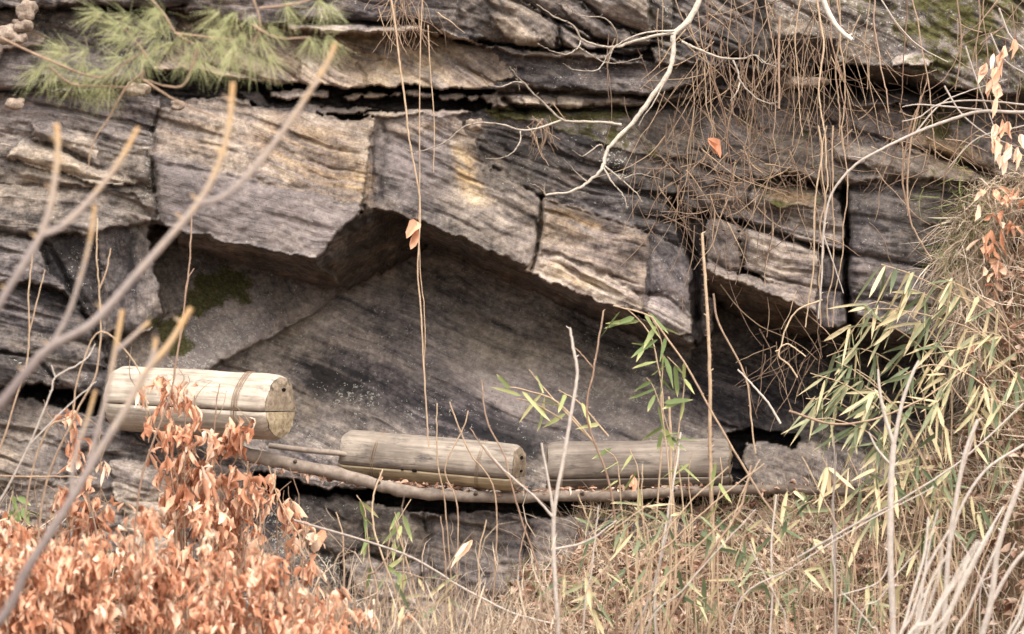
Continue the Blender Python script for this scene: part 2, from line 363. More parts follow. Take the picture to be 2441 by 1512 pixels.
# --- right side
region([(1490,262),(1650,232),(1830,218),(2440,224),(3000,224),(3000,540),(2440,500),(2170,422),(2010,444),(1960,432),(1800,428),(1700,462),(1640,430)],
       [(1600,250,.10),(1600,440,.30),(2400,300,.16)], .46, 20, moss=.30, lich=.35, amp=1.5)
region([(1950,250),(2100,250),(2330,300),(2440,330),(2440,420),(2330,400),(2150,350),(2000,300)], [(1950,250,.2),(2400,320,.24),(2200,380,.32)], .50, 20, moss=.15, bd=.05)
region([(2000,330),(2180,360),(2330,420),(2300,440),(2160,410),(2000,380)], [(2000,330,.30),(2330,420,.34),(2100,400,.36)], .52, 18, bd=.06)
region([(1590,470),(1660,455),(1700,520),(1692,640),(1706,700),(1692,796),(1654,816),(1652,640)], [(1600,480,.16),(1690,640,.12),(1660,800,.0)], .34, 78, bd=.0)
region([(1610,430),(1700,420),(1720,500),(1640,520)], [(1610,430,.3),(1720,440,.3),(1650,520,.32)], .42, 40, bd=.06, moss=.1)
region([(1692,446),(1790,424),(1880,436),(1966,462),(1998,480),(2006,592),(1890,564),(1760,531),(1700,510)],
       [(1700,440,.26),(2000,480,.28),(1850,560,.34)], .50, 13, amp=2.2, och=.1)
region([(1800,430),(1870,426),(1960,452),(1950,482),(1870,486),(1810,470)], [(1800,430,.14),(1960,440,.14),(1860,486,.36)], .46, 4, moss=.45, och=.2, bd=0)
region([(1692,520),(1766,540),(1768,640),(1740,660),(1694,620)], [(1692,520,.33),(1768,540,.34),(1720,650,.38)], .60, 70, och=.2, bd=.05, bev=16, amp=.8)
region([(1776,541),(1890,575),(2008,602),(2012,700),(1950,706),(1860,676),(1780,644)],
       [(1776,541,.35),(2008,602,.36),(1880,690,.42)], .66, 15, och=.2, amp=1.6, bd=.04)
region([(1690,630),(1740,654),(1860,682),(1956,704),(1948,742),(1850,712),(1720,670),(1688,650)], [(1690,640,.38),(1950,700,.40),(1850,712,.44)], .62, 17, amp=1.2, och=.2)
region([(1688,648),(1720,668),(1850,710),(1950,742),(1964,772),(1900,800),(1760,746),(1700,704)],
       [(1720,668,.42),(1948,740,.42),(1760,746,-.35),(1900,800,-.35)], .40, 15, och=.7, bd=0)
region([(1952,600),(2012,604),(2018,770),(1960,770),(1950,710)], [(1952,600,.30),(2012,604,.28),(1980,770,.34)], .40, 84, moss=.3, bd=.02)
region([(2020,446),(2170,420),(2330,440),(2440,516),(3000,560),(3000,920),(2440,900),(2300,838),(2100,768),(2032,748),(2022,640)],
       [(2020,500,.27),(2400,500,.32),(2100,760,.40)], .38, 13, lich=.4, amp=1.0)
region([(2030,746),(2100,768),(2300,838),(2440,900),(2440,930),(2300,870),(2060,800)], [(2030,746,.38),(2300,838,.42),(2060,800,-.4),(2300,880,-.4)], .3, 12, och=.3, bd=0)
# --- upper right overhanging boulder
region([(1570,-400),(3000,-400),(3000,200),(2440,216),(2236,214),(2205,176),(2120,166),(2000,152),(1985,166),(1880,160),(1830,180),(1760,160),(1560,140),(1540,100)],
       [(1600,-200,.30),(2400,-200,.30),(2000,160,.48),(1560,130,.34)], .46, 30, moss=.34, lich=.7, amp=1.6)
region([(1640,-60),(1800,-30),(1860,90),(1830,180),(1700,150),(1600,110),(1590,40)], [(1640,-50,.30),(1850,60,.34),(1700,150,.36)], .34, 30, moss=.2, amp=1.5, bd=.06)
region([(1830,0),(1960,-20),(2000,90),(1960,160),(1880,150),(1840,90)], [(1830,0,.44),(1980,60,.48),(1900,150,.46)], .50, 24, lich=.8, bd=.08, bev=22)
region([(1850,78),(1990,96),(1990,150),(1900,160),(1850,150)], [(1850,78,.46),(1990,96,.46),(1900,160,.26)], .36, 10, bd=.02)
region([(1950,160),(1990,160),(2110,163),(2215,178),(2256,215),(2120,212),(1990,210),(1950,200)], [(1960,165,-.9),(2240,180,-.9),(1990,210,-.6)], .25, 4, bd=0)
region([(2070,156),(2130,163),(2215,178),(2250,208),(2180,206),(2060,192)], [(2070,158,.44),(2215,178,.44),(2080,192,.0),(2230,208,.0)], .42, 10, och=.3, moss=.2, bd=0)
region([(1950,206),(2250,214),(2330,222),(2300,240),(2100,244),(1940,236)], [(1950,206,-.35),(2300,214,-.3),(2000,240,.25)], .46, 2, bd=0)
region([(2140,140),(2185,130),(2225,140),(2210,155),(2130,150)], [(2140,140,.52),(2225,140,.52),(2180,155,.56)], .78, 10, bd=.03, bev=8)
# --- below the ledge
region([(600,1108),(850,1166),(1250,1190),(1700,1178),(2050,1168),(3000,1165),(3000,1900),(560,1900)], [(700,1200,.46),(700,1500,.66),(2000,1200,.46)], .48, 12, amp=1.2, bd=.04)
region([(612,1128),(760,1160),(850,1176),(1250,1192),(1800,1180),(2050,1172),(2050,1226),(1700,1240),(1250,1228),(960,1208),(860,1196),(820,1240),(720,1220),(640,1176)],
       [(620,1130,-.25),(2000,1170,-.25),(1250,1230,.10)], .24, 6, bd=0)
region([(700,1180),(800,1176),(850,1200),(860,1300),(800,1330),(720,1290),(700,1230)], [(700,1180,.38),(860,1200,.40),(780,1320,.5)], .30, 30, bd=.07, lich=.5)
region([(860,1200),(960,1214),(1010,1240),(1000,1330),(930,1360),(870,1320)], [(860,1200,.44),(1010,1230,.44),(930,1360,.54)], .50, 12, bd=.07, bev=20)
region([(1020,1236),(1120,1222),(1248,1232),(1252,1400),(1150,1440),(1030,1400)], [(1020,1230,.42),(1250,1230,.46),(1100,1440,.58)], .48, 14, bd=.07, bev=20)
region([(1260,1232),(1400,1240),(1500,1280),(1500,1440),(1300,1450),(1256,1380)], [(1260,1232,.46),(1500,1280,.5),(1350,1450,.6)], .60, 14, bd=.05)
region([(560,1190),(700,1200),(730,1300),(800,1340),(840,1420),(700,1440),(560,1400)], [(560,1190,.48),(800,1300,.46),(650,1440,.6)], .26, 20, lich=.9, bd=.06)
region([(1780,1052),(1840,1040),(1930,1062),(2010,1110),(2040,1166),(1800,1182),(1768,1100)], [(1780,1052,.32),(2000,1100,.32),(1880,1180,.46)], .56, 16, bd=.06, lich=.3, amp=.7)
region([(1740,1036),(1790,1024),(1900,1040),(1890,1062),(1830,1042),(1782,1054),(1770,1100),(1800,1180),(1770,1180),(1740,1100)], [(1740,1036,-.3),(1900,1040,-.3),(1780,1180,-.1)], .2, 10, bd=0)

# cracks
crack([(376,262),(366,330),(368,420),(384,530)], 5, .10)
crack([(908,296),(922,330),(914,385),(905,430),(908,470)], 5, .05)
crack([(890,330),(884,400),(888,470)], 5, .03)
crack([(1290,470),(1286,540),(1280,600),(1262,645)], 5, .14)
crack([(1172,398),(1292,476),(1452,526),(1556,560),(1640,596)], 4, .08)
crack([(1200,360),(1320,400),(1480,450),(1620,500)], 3, .04)
crack([(1180,320),(1350,372),(1500,420)], 3, .05)
crack([(2010,440),(2014,520),(2020,600),(2016,680),(2024,760),(2026,800)], 8, .28)
crack([(1650,508),(1700,515),(1780,538),(1890,572),(1960,598),(2008,602)], 7, .20)
crack([(1770,534),(1774,590),(1772,636)], 5, .12)
crack([(1790,440),(1780,470),(1782,500)], 5, .12)
crack([(1690,618),(1730,640),(1790,650),(1860,668),(1960,690),(2010,694)], 4, .08)
crack([(1610,480),(1620,530),(1650,600),(1662,660),(1660,760)], 7, .18)
crack([(1556,566),(1545,640),(1544,700),(1530,745)], 3, .04)
crack([(1536,702),(1590,706),(1640,760)], 4, .06)
crack([(832,690),(760,728),(640,800),(482,892)], 3, .04)
crack([(1000,728),(1060,738),(1150,765),(1230,780)], 3, .05)
crack([(230,800),(250,860),(244,880)], 6, .12)
crack([(262,800),(330,792),(366,770),(402,745)], 4, .08)
crack([(85,325),(150,356),(235,402)], 6, .10)
crack([(28,376),(80,392),(200,424),(340,444),(370,456)], 4, .06)
crack([(-100,430),(80,442),(230,452)], 3, .05)
crack([(-100,552),(60,562),(120,586),(170,690),(230,812)], 5, .12)
crack([(-60,690),(60,682),(150,700),(210,760)], 4, .09)
crack([(0,840),(80,850),(150,925)], 5, .12)
crack([(400,394),(520,414),(640,444),(720,452)], 7, .022)
crack([(850,150),(868,180),(872,205),(876,216)], 4, .08)
crack([(700,120),(712,160),(716,205)], 3, .05)
crack([(770,105),(870,140),(980,150)], 3, .05)
crack([(1030,110),(1100,160),(1180,200)], 3, .06)
crack([(480,150),(560,170),(640,196),(730,210)], 5, .10)
crack([(-200,226),(60,218),(130,205),(260,208),(370,198)], 8, .22)
crack([(210,14),(260,22),(360,22),(440,14)], 6, .18)
crack([(690,50),(800,54),(930,55),(1000,52)], 5, .16)
crack([(1010,66),(1100,98),(1240,112),(1330,122)], 5, .18)
crack([(1190,222),(1300,220),(1430,228),(1540,232)], 5, .16)
crack([(1190,264),(1300,264),(1500,260),(1620,250),(1760,226)], 5, .14)
crack([(1200,236),(1230,258),(1250,268)], 9, .2)
crack([(1830,212),(1900,216),(1960,212)], 5, .12)
crack([(1560,86),(1620,100),(1700,130),(1800,150)], 6, .16)
crack([(1380,-10),(1430,40),(1500,70),(1560,90)], 6, .16)
crack([(1150,-40),(1260,20),(1330,62),(1340,110)], 6, .14)
crack([(1330,54),(1400,96),(1480,114),(1560,108)], 7, .18)
crack([(1960,290),(2010,300),(2100,330),(2200,360)], 4, .09)
crack([(2200,360),(2300,392),(2400,440)], 6, .16)
crack([(1870,424),(1960,446),(1985,450)], 9, .22)
crack([(2000,450),(2130,438),(2300,470)], 5, .10)
crack([(2030,606),(2160,630),(2260,650)], 4, .07)
crack([(2030,712),(2120,716),(2220,740)], 4, .06)
crack([(1252,1225),(1256,1300),(1250,1420)], 5, .12)
crack([(1010,1220),(1016,1300),(1000,1400)], 5, .12)
crack([(430,1190),(350,1196),(300,1190)], 3, .04)
crack([(1690,1010),(1780,1022),(1860,1035)], 3, .06)
crack([(1750,900),(1830,930),(1950,960)], 3, .06)
crack([(2020,1180),(2120,1170),(2240,1165)], 5, .1)

# bedding coordinates: U along the beds, V across them
th = np.radians(ANG)
warp = 70 * fbm(PX / 330 + SEED, PY / 300, 2, 3) + 12 * fbm(PX / 80, PY / 60 + SEED, 5, 3)
U = (PX * np.cos(th) + PY * np.sin(th)) + SEED * 37
V = (PY * np.cos(th) - PX * np.sin(th)) + warp + SEED * 11

# stains, patches
patch([(700,850),(800,820),(900,870),(1020,950),(1160,1010),(1250,1050),(1250,1080),(1120,1060),(980,1000),(860,950),(740,930)], TONE, -.34, 34, 'streak')
patch([(720,860),(820,850),(960,920),(1200,1040),(1100,1050),(900,960),(760,925)], TONE, -.24, 24, 'add')
patch([(1000,900),(1120,930),(1260,1030),(1240,1050),(1120,1000),(1000,940)], TONE, -.24, 18, 'add')
patch([(880,780),(1000,790),(1080,850),(980,850),(900,820)], TONE, -.12, 20, 'add')
patch([(1440,860),(1640,920),(1820,1010),(1640,990),(1460,910)], TONE, -.14, 26, 'add')
patch([(880,740),(1000,760),(1100,830),(960,800)], TONE, -.22, 30, 'streak')
patch([(1380,760),(1640,880),(1900,960),(1900,1040),(1700,1000),(1480,880)], TONE, -.26, 40, 'streak')
patch([(1080,1000),(1300,960),(1560,980),(1640,1050),(1280,1080)], TONE, -.18, 30, 'streak')
patch([(600,930),(820,960),(1000,1030),(840,1060),(640,1060)], TONE, -.12, 30, 'streak')
patch([(1000,640),(1250,700),(1460,800),(1300,820),(1020,720)], TONE, -.10, 40, 'streak')
patch([(1000,960),(1150,1000),(1290,1060),(1250,1085),(1050,1030)], TONE, -.12, 24, 'add')
patch([(1240,800),(1400,860),(1560,960),(1620,1040),(1300,1000),(1100,860),(1000,800)], TONE, .22, 50, 'add')
patch([(1000,850),(1150,900),(1350,1010),(1300,1030),(1080,940),(960,860)], TONE, .10, 30, 'add')
patch([(480,892),(620,815),(780,780),(820,830),(700,880),(620,930)], TONE, .12, 40, 'add')
patch([(1080,860),(1200,880),(1300,980),(1200,1000),(1110,930)], TONE, .20, 24, 'add')
patch([(790,930),(840,915),(900,940),(880,965),(810,955)], LIC, 1.1, 20)
patch([(1300,900),(1500,880),(1620,940),(1500,1000),(1300,960)], LIC, .9, 40)
patch([(1440,300),(1500,290),(1480,420),(1430,400)], LIC, 1.2, 20)
patch([(600,690),(610,820),(530,880),(440,880),(500,760)], TONE, .12, 30, 'add')
patch([(540,720),(600,700),(620,780),(550,790)], TONE, .12, 30, 'add')
patch([(470,640),(590,640),(590,715),(540,712),(480,745),(440,735),(462,660)], MOS, .95, 26)
patch([(420,740),(462,745),(450,790),(466,830),(420,850),(380,800),(364,760)], MOS, 1.0, 26)
patch([(600,650),(830,700),(700,750),(610,720)], TONE, -.06, 20, 'add')
patch([(1072,335),(1112,325),(1135,400),(1165,480),(1120,490),(1100,430)], OCH, 1.2, 14)
patch([(1072,335),(1112,325),(1135,400),(1165,480),(1120,490),(1100,430)], TONE, .15, 14, 'add')
patch([(1140,340),(1180,420),(1200,470),(1150,440)], TONE, -.22, 14, 'add')
patch([(930,300),(1060,290),(1160,300),(1140,330),(960,340)], TONE, .16, 16, 'add')
patch([(930,300),(1060,290),(1160,300),(1140,330),(960,340)], OCH, .5, 16)
patch([(975,330),(1060,330),(1060,480),(1000,480)], TONE, -.10, 24, 'add')
patch([(884,330),(930,330),(930,470),(890,480)], TONE, -.10, 10, 'add')
patch([(380,270),(640,268),(880,290),(880,360),(700,330),(500,310)], TONE, .08, 20, 'add')
patch([(640,290),(860,300),(870,480),(760,440),(650,380)], OCH, .55, 30)
patch([(400,336),(520,340),(640,370),(520,362),(400,350)], TONE, .18, 8, 'add')
patch([(640,480),(720,470),(730,600),(660,600)], TONE, .10, 24, 'add')
patch([(404,400),(700,470),(640,560),(430,530)], TONE, -.07, 30, 'add')
patch([(870,300),(1000,300),(1040,500),(900,490)], TONE, -.07, 20, 'add')
patch([(640,280),(760,300),(870,400),(870,480),(700,420),(600,330)], OCH, .8, 30)
patch([(740,480),(860,492),(780,600),(730,610)], TONE, .08, 22, 'add')
patch([(720,604),(768,604),(756,624),(730,622)], TONE, .3, 8, 'add')
patch([(385,400),(460,420),(440,540),(390,520)], TONE, -.08, 24, 'add')
patch([(1100,1010),(1280,1050),(1280,1180),(1230,1180)], TONE, -.12, 20, 'add')
patch([(1310,490),(1440,530),(1430,560),(1310,520)], OCH, 1.1, 12)
patch([(1270,630),(1330,620),(1440,680),(1400,690)], OCH, 1.0, 10)
patch([(1440,540),(1540,570),(1530,680),(1450,640)], TONE, -.16, 24, 'add')
patch([(1800,590),(1900,600),(1880,690),(1800,660)], TONE, .10, 20, 'add')
patch([(1900,620),(2000,640),(1990,690),(1910,680)], TONE, -.12, 20, 'add')
patch([(1170,262),(1500,262),(1500,285),(1190,290)], MOS, .8, 12)
patch([(1080,150),(1180,130),(1230,210),(1150,215)], TONE, -.2, 24, 'add')
patch([(450,180),(700,205),(640,150),(480,120)], TONE, -.2, 30, 'add')
patch([(350,290),(372,290),(370,480),(350,480)], LIC, 1.3, 8)
patch([(300,560),(330,560),(320,700),(290,700)], TONE, -.18, 12, 'add')
patch([(-200,460),(240,470),(360,560),(260,900),(-200,900)], TONE, -.09, 50, 'add')
patch([(-100,620),(120,640),(200,760),(220,860),(60,840),(-100,780)], TONE, -.10, 30, 'add')
patch([(1180,300),(1500,380),(1650,500),(1440,500),(1200,400)], TONE, -.12, 30, 'add')
patch([(2040,460),(2300,470),(2260,640),(2060,620)], TONE, -.08, 30, 'add')
patch([(340,650),(390,640),(380,730),(345,730)], TONE, .22, 14, 'add')
patch([(700,1080),(840,1100),(830,1130),(640,1110)], TONE, -.05, 14, 'add')
patch([(2100,-100),(2440,-100),(2440,180),(2200,180)], MOS, .62, 60)
patch([(2140,280),(2300,330),(2380,430),(2300,430),(2200,350)], OCH, 1.0, 24)
patch([(2170,240),(2300,290),(2240,330),(2160,300)], MOS, .8, 24)
patch([(1820,440),(1940,450),(1930,480),(1850,480)], OCH, 1.2, 12)

w_ = fbm(PX / 24, PY / 330, 1, 3); g_ = np.clip(2.6 * fbm(PX / 260, PY / 200, 6, 3) + .35, 0, 1)
TONE += -.55 * np.clip(w_ - .06, 0, .4) * g_ + .22 * np.clip(-w_ - .10, 0, .3) * g_
TONE += -.035 + .24 * fbm(PX / 110, PY / 80, 4, 4) - .34 * np.clip(fbm(PX / 38, PY / 26, 3, 4) - .11, 0, .3)
TONE += STK.clip(.3, 1.2) * (.55 * np.clip(fbm(U / 95, V / 26, 5, 4) - .07, 0, .35) - .75 * np.clip(fbm(U / 130, V / 20, 2, 4) - .06, 0, .35))
OCH += .9 * np.clip(fbm(PX / 170, PY / 110, 0, 4) - .05, 0, .35)
patch([(396,396),(700,464),(850,494),(748,612),(600,584),(432,545),(386,520)], OCH, -1.0, 16)
patch([(900,340),(1060,330),(1080,480),(1000,500),(900,470)], OCH, -.8, 26)
patch([(1000,860),(1300,880),(1560,960),(1640,1040),(1280,1040),(1100,950)], OCH, -.9, 40)
patch([(470,720),(620,700),(640,800),(480,890),(380,880)], OCH, -.9, 26)
patch([(470,730),(620,720),(640,800),(480,890),(400,880)], LIC, 1.0, 20)
patch([(520,730),(610,725),(615,780),(540,800)], TONE, .10, 20, 'add')
def beds(lam, k, aniso=14): return vnoise(V / lam, U / (lam * aniso), k)
step1 = beds(34, 1); step1 = np.floor(step1 * 5) / 5 + smooth(np.clip((step1 * 5 % 1) * 2.2, 0, 1)) / 5
rel = .034 * (step1 - .5) + .020 * (beds(15, 2, 12) - .5) + .012 * (beds(7.5, 3, 12) - .5)
tr = beds(20, 4, 16); rel -= .030 * np.clip((.20 - tr) / .08, 0, 1)
tr = beds(11, 6, 22); rel -= .020 * np.clip((.13 - tr) / .05, 0, 1)
iso = .075 * fbm(PX / 230, PY / 230, 6, 3) + .050 * fbm(PX / 70 + SEED, PY / 70, 7, 4) + .026 * fbm(PX / 20, PY / 15, 0, 3) + .030 * np.abs(fbm(U / 60, V / 22, 6, 3))
gate_ = .35 + 1.1 * np.clip(1.8 * fbm(PX / 150 + SEED, PY / 110, 4, 3) + .5, 0, 1)
DEP = DEP + rel * AMP * gate_ * .85 + iso * (.55 + .45 * np.minimum(AMP, 1.5))
for pts, w, dp in CRK:
    w = w * .85; dp = dp * (.55 if dp < .13 else .9)
    sl = box(pts, 60)
    X = PX[sl] + 9 * fbm(PX[sl] / 26, PY[sl] / 26, 2, 3) + 6 * fbm(PX[sl] / 60, PY[sl] / 60, 1, 2)
    Y = PY[sl] + 9 * fbm(PX[sl] / 26, PY[sl] / 26, 5, 3)
    e = segdist(pts, X, Y); ww = w * (.35 + 1.1 * vnoise(PX[sl] / 34, PY[sl] / 34, 4))
    DEP[sl] -= dp * np.exp(-(e / ww) ** 2) + .014 * np.exp(-(e / 14) ** 2)
# soften one grid step
K = DEP.copy(); K[1:-1, 1:-1] = (DEP[1:-1, 1:-1] * 4 + DEP[:-2, 1:-1] + DEP[2:, 1:-1] + DEP[1:-1, :-2] + DEP[1:-1, 2:]) / 8
DEP = K
def cliff_d(px, py):
    i = int(np.clip(round((px - gx[0]) / STEP), 0, len(gx) - 1)); j = int(np.clip(round((py - gy[0]) / STEP), 0, len(gy) - 1))
    return float(DEP[j, i])
ks = (D - DEP) / D * S
verts = np.stack([(PX - WPX / 2) * ks, -DEP, (HPX / 2 - PY) * ks], -1).reshape(-1, 3)
ny, nx = PX.shape
idx = np.arange(ny * nx).reshape(ny, nx)
F = np.stack([idx[1:, :-1], idx[1:, 1:], idx[:-1, 1:], idx[:-1, :-1]], -1).reshape(-1, 4)
mb = MB(); mb.add(verts, F)
cliff = mb.build('rock_cliff', ROCK)
TONE = np.where(TONE > .72, .72 + (TONE - .72) * .35, TONE)
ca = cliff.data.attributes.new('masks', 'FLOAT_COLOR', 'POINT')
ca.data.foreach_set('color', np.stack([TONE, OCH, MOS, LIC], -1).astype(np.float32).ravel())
sa = cliff.data.attributes.new('streak', 'FLOAT', 'POINT'); sa.data.foreach_set('value', np.clip(STK, 0, 2).astype(np.float32).ravel())
ba = cliff.data.attributes.new('bed', 'FLOAT_VECTOR', 'POINT')
ba.data.foreach_set('vector', np.stack([U * S, V * S, SEED], -1).astype(np.float32).ravel())
tag(cliff, 'layered grey rock cliff with overhanging blocks, cracks and a sheltered ledge', kind='structure')

# ------------------------------------------------------------------ the bank below and right of the ledge
CREST = np.array([(-3000,1180),(-420,1180),(0,1190),(300,1260),(560,1350),(700,1400),(900,1410),(1100,1390),(1250,1320),(1400,1225),(1700,1205),(2000,1170),
                  (2150,1130),(2260,1060),(2330,940),(2370,640),(2440,450),(2560,330),(2860,250),(5400,200)], float)
def crest_z(x):
    px = x / S + WPX / 2
    return (HPX / 2 - np.interp(px, CREST[:, 0], CREST[:, 1])) * S
def bank_z(x, d):
    t = np.maximum(d - .38, -.5)
    fall = np.where(t < 0, -.6 * t, 0) + np.where(t < 2.5, .85 * np.maximum(t, 0), 2.125 + 8.0 * (1 - np.exp(-(t - 2.5) * .085)))
    n = .16 * fbm(x * 1.3, d * 1.3, 2, 4) + .05 * fbm(x * 6, d * 6, 3, 3)
    return crest_z(x) - fall + n * np.clip(t * 2 + .5, .2, 1) + .0
def bank_hit(px, py, d0=.30, d1=9.0):
    d = np.linspace(d0, d1, 260); k = (D - d) / D * S
    x = (px - WPX / 2) * k; z = (HPX / 2 - py) * k
    h = bank_z(x, d) >= z
    if not h.any(): return None
    i = int(np.argmax(h)); return np.array([x[i], -d[i], z[i]])
xs_ = np.unique(np.concatenate([np.linspace(-40, -3.4, 30), np.linspace(-3.4, 3.4, 230), np.linspace(3.4, 40, 30)]))
ds_ = np.concatenate([np.linspace(-.1, 3.2, 120), np.linspace(3.3, 9, 60), np.linspace(9.5, 70, 60)])
XX, DD = np.meshgrid(xs_, ds_)
ZZ = bank_z(XX, DD)
v = np.stack([XX, -DD, ZZ], -1).reshape(-1, 3); r_, c_ = XX.shape
idx = np.arange(r_ * c_).reshape(r_, c_)
F = np.stack([idx[:-1, :-1], idx[1:, :-1], idx[1:, 1:], idx[:-1, 1:]], -1).reshape(-1, 4)
m, n, l, b = new_mat('leaf_mould', 0.95, 0.1)
g = n.new('ShaderNodeNewGeometry')
rr = ramp(n, [(.25, (.035, .026, .018)), (.45, (.10, .068, .045)), (.6, (.22, .14, .085)), (.78, (.40, .26, .17))])
l.new(noise(n, l, g.outputs['Position'], 26.0, 5, .7), rr.inputs[0]); l.new(rr.outputs[0], b.inputs['Base Color'])
bp = n.new('ShaderNodeBump'); bp.inputs['Distance'].default_value = .03; l.new(noise(n, l, g.outputs['Position'], 30.0, 4), bp.inputs['Height']); l.new(bp.outputs[0], b.inputs['Normal'])
mb = MB(); mb.add(v, F); bank = mb.build('ground', m); tag(bank, 'steep bank of leaf mould falling away below the rock', kind='structure')

# ------------------------------------------------------------------ plant and stick builders
def catmull(P, seg=6):
    P = np.asarray(P, float); Q = np.vstack([2 * P[0] - P[1], P, 2 * P[-1] - P[-2]]); out = []
    for i in range(1, len(Q) - 2):
        for k in range(seg):
            t = k / seg
            out.append(.5 * ((2 * Q[i]) + (-Q[i-1] + Q[i+1]) * t + (2*Q[i-1] - 5*Q[i] + 4*Q[i+1] - Q[i+2]) * t*t + (-Q[i-1] + 3*Q[i] - 3*Q[i+1] + Q[i+2]) * t**3))
    out.append(P[-1]); return np.array(out)
def tube(mb, P, r0, r1=None, sides=6, c=.5, seg=5, jit=0.0, knob=0.0, cap=True, c1=None):
    P = catmull(P, seg) if seg > 1 and len(P) > 1 else np.asarray(P, float)
    N = len(P); r1 = r0 if r1 is None else r1
    if jit: P = P + RS.normal(0, jit, P.shape) * np.linspace(.2, 1, N)[:, None]
    T = np.gradient(P, axis=0); T /= np.linalg.norm(T, axis=1)[:, None] + 1e-9
    up = np.array([0, 1.0, 0.05]); A = np.cross(T, up); A /= np.linalg.norm(A, axis=1)[:, None] + 1e-9; B = np.cross(T, A)
    rad = np.linspace(r0, r1, N) * (1 + knob * RS.normal(0, 1, N))
    th = np.arange(sides) / sides * 2 * math.pi
    V = P[:, None] + rad[:, None, None] * (np.cos(th)[None, :, None] * A[:, None] + np.sin(th)[None, :, None] * B[:, None])
    i = np.arange(N - 1)[:, None] * sides; j = np.arange(sides)[None]; j2 = (j + 1) % sides
    F = np.stack([i + j, i + j2, i + sides + j2, i + sides + j], -1).reshape(-1, 4)
    cc = np.repeat(np.linspace(c, c if c1 is None else c1, N), sides)
    mb.add(V.reshape(-1, 3), F, cc)
    if cap:
        for q in (0, N - 1):
            mb.add(np.vstack([V[q], P[q][None]]), np.stack([np.arange(sides), (np.arange(sides) + 1) % sides, np.full(sides, sides)], -1), cc[q * sides])
    return P
PROF = {'grass': ([0, .3, .65, 1], [.8, 1, .7, .05]), 'leaf': ([0, .12, .35, .62, .85, 1], [.10, .55, 1, .92, .5, .03]),
        'bamboo': ([0, .12, .4, .75, 1], [.15, .8, 1, .7, .03]), 'needle': ([0, .5, 1], [1, 1, .4])}
def leaves(mb, P, Dr, L, W, c, kind='leaf', bend=.3, fold=.35, curl=0.0, face=None):
    """P base points, Dr directions, L lengths, W widths: bent, folded blades"""
    P = np.atleast_2d(P); N = len(P); Dr = np.atleast_2d(Dr); Dr = Dr / (np.linalg.norm(Dr, axis=1)[:, None] + 1e-9)
    L = np.broadcast_to(L, N); W = np.broadcast_to(W, N)
    rv = RS.normal(0, 1, (N, 3)) if face is None else np.asarray(face) + RS.normal(0, .45, (N, 3))
    A = np.cross(Dr, rv); A /= np.linalg.norm(A, axis=1)[:, None] + 1e-9
    Nn = np.cross(A, Dr)
    ts, ws = PROF[kind]; ts = np.array(ts); ws = np.array(ws); K = len(ts)
    bd = np.broadcast_to(bend, N) * L * RS.uniform(.3, 1.3, N)
    C = P[:, None] + Dr[:, None] * (L[:, None] * ts)[..., None] + Nn[:, None] * (bd[:, None] * ts ** 2)[..., None] + np.array([0, 0, -1.0]) * (np.abs(bd)[:, None] * ts ** 2 * .6)[..., None]
    if curl: C = C + A[:, None] * (RS.normal(0, curl, (N, 1)) * L[:, None] * np.sin(ts * 3))[..., None]
    hw = (W[:, None] * .5) * ws
    flat = kind in ('grass', 'needle')
    cs = (-1, 1) if flat else (-1, 0, 1); M = len(cs)
    tw = RS.normal(0, {'leaf': 1.3, 'bamboo': .5, 'grass': 1.2, 'needle': 0}[kind], (N, 1)) * ts + RS.normal(0, .5, (N, 1))
    A3 = A[:, None] * np.cos(tw)[..., None] + Nn[:, None] * np.sin(tw)[..., None]; N3 = Nn[:, None] * np.cos(tw)[..., None] - A[:, None] * np.sin(tw)[..., None]
    hw = hw * (1 + (0 if flat else .22) * RS.normal(0, 1, hw.shape))
    V = np.stack([C + A3 * (hw * q)[..., None] + N3 * (hw * (fold * abs(q)))[..., None] * RS.uniform(.2, 2.6, (N, 1, 1)) for q in cs], 2)
    base = (np.arange(N) * K * M)[:, None, None]; i = np.arange(K - 1)[None, :, None] * M; j = np.arange(M - 1)[None, None]
    F = np.stack([base + i + j, base + i + j + 1, base + i + M + j + 1, base + i + M + j], -1).reshape(-1, 4)
    cc = np.repeat(np.broadcast_to(c, N), K * M).astype(float)
    if kind == 'bamboo': cc = cc + np.tile(np.repeat(np.array([.0, 0, 0, .05, .75]), M), N)
    mb.add(V.reshape(-1, 3), F, cc)
def path(pts, d):
    """photo pixels at distance d (or a list of distances) from the rock plane"""
    ds = d if hasattr(d, '__len__') else np.linspace(d, d, len(pts))
    if hasattr(d, '__len__') and len(d) == 2 and len(pts) != 2: ds = np.linspace(d[0], d[1], len(pts))
    return np.array([at(p[0], p[1], q) for p, q in zip(pts, ds)])
def PXM(w, d=0): return w * S * (D - d) / D

def bark(name, stops, scale=40, rough=.85):
    m, n, l, b = new_mat(name, rough, .2)
    a = n.new('ShaderNodeAttribute'); a.attribute_name = 'var'; g = n.new('ShaderNodeNewGeometry')
    nz = noise(n, l, g.outputs['Position'], scale, 4, .65)
    v = math_(n, l, 'ADD', a.outputs['Fac'], math_(n, l, 'MULTIPLY', math_(n, l, 'SUBTRACT', nz, .5), .8), clamp=True)
    r = ramp(n, stops); l.new(v, r.inputs[0]); l.new(r.outputs[0], b.inputs['Base Color'])
    bp = n.new('ShaderNodeBump'); bp.inputs['Distance'].default_value = .004; bp.inputs['Strength'].default_value = .6; l.new(nz, bp.inputs['Height']); l.new(bp.outputs[0], b.inputs['Normal'])
    return m
M_GREYBARK = bark('pale_grey_bark', [(0, (.14, .11, .10)), (.4, (.30, .26, .235)), (.7, (.46, .41, .37)), (1, (.60, .55, .50))])
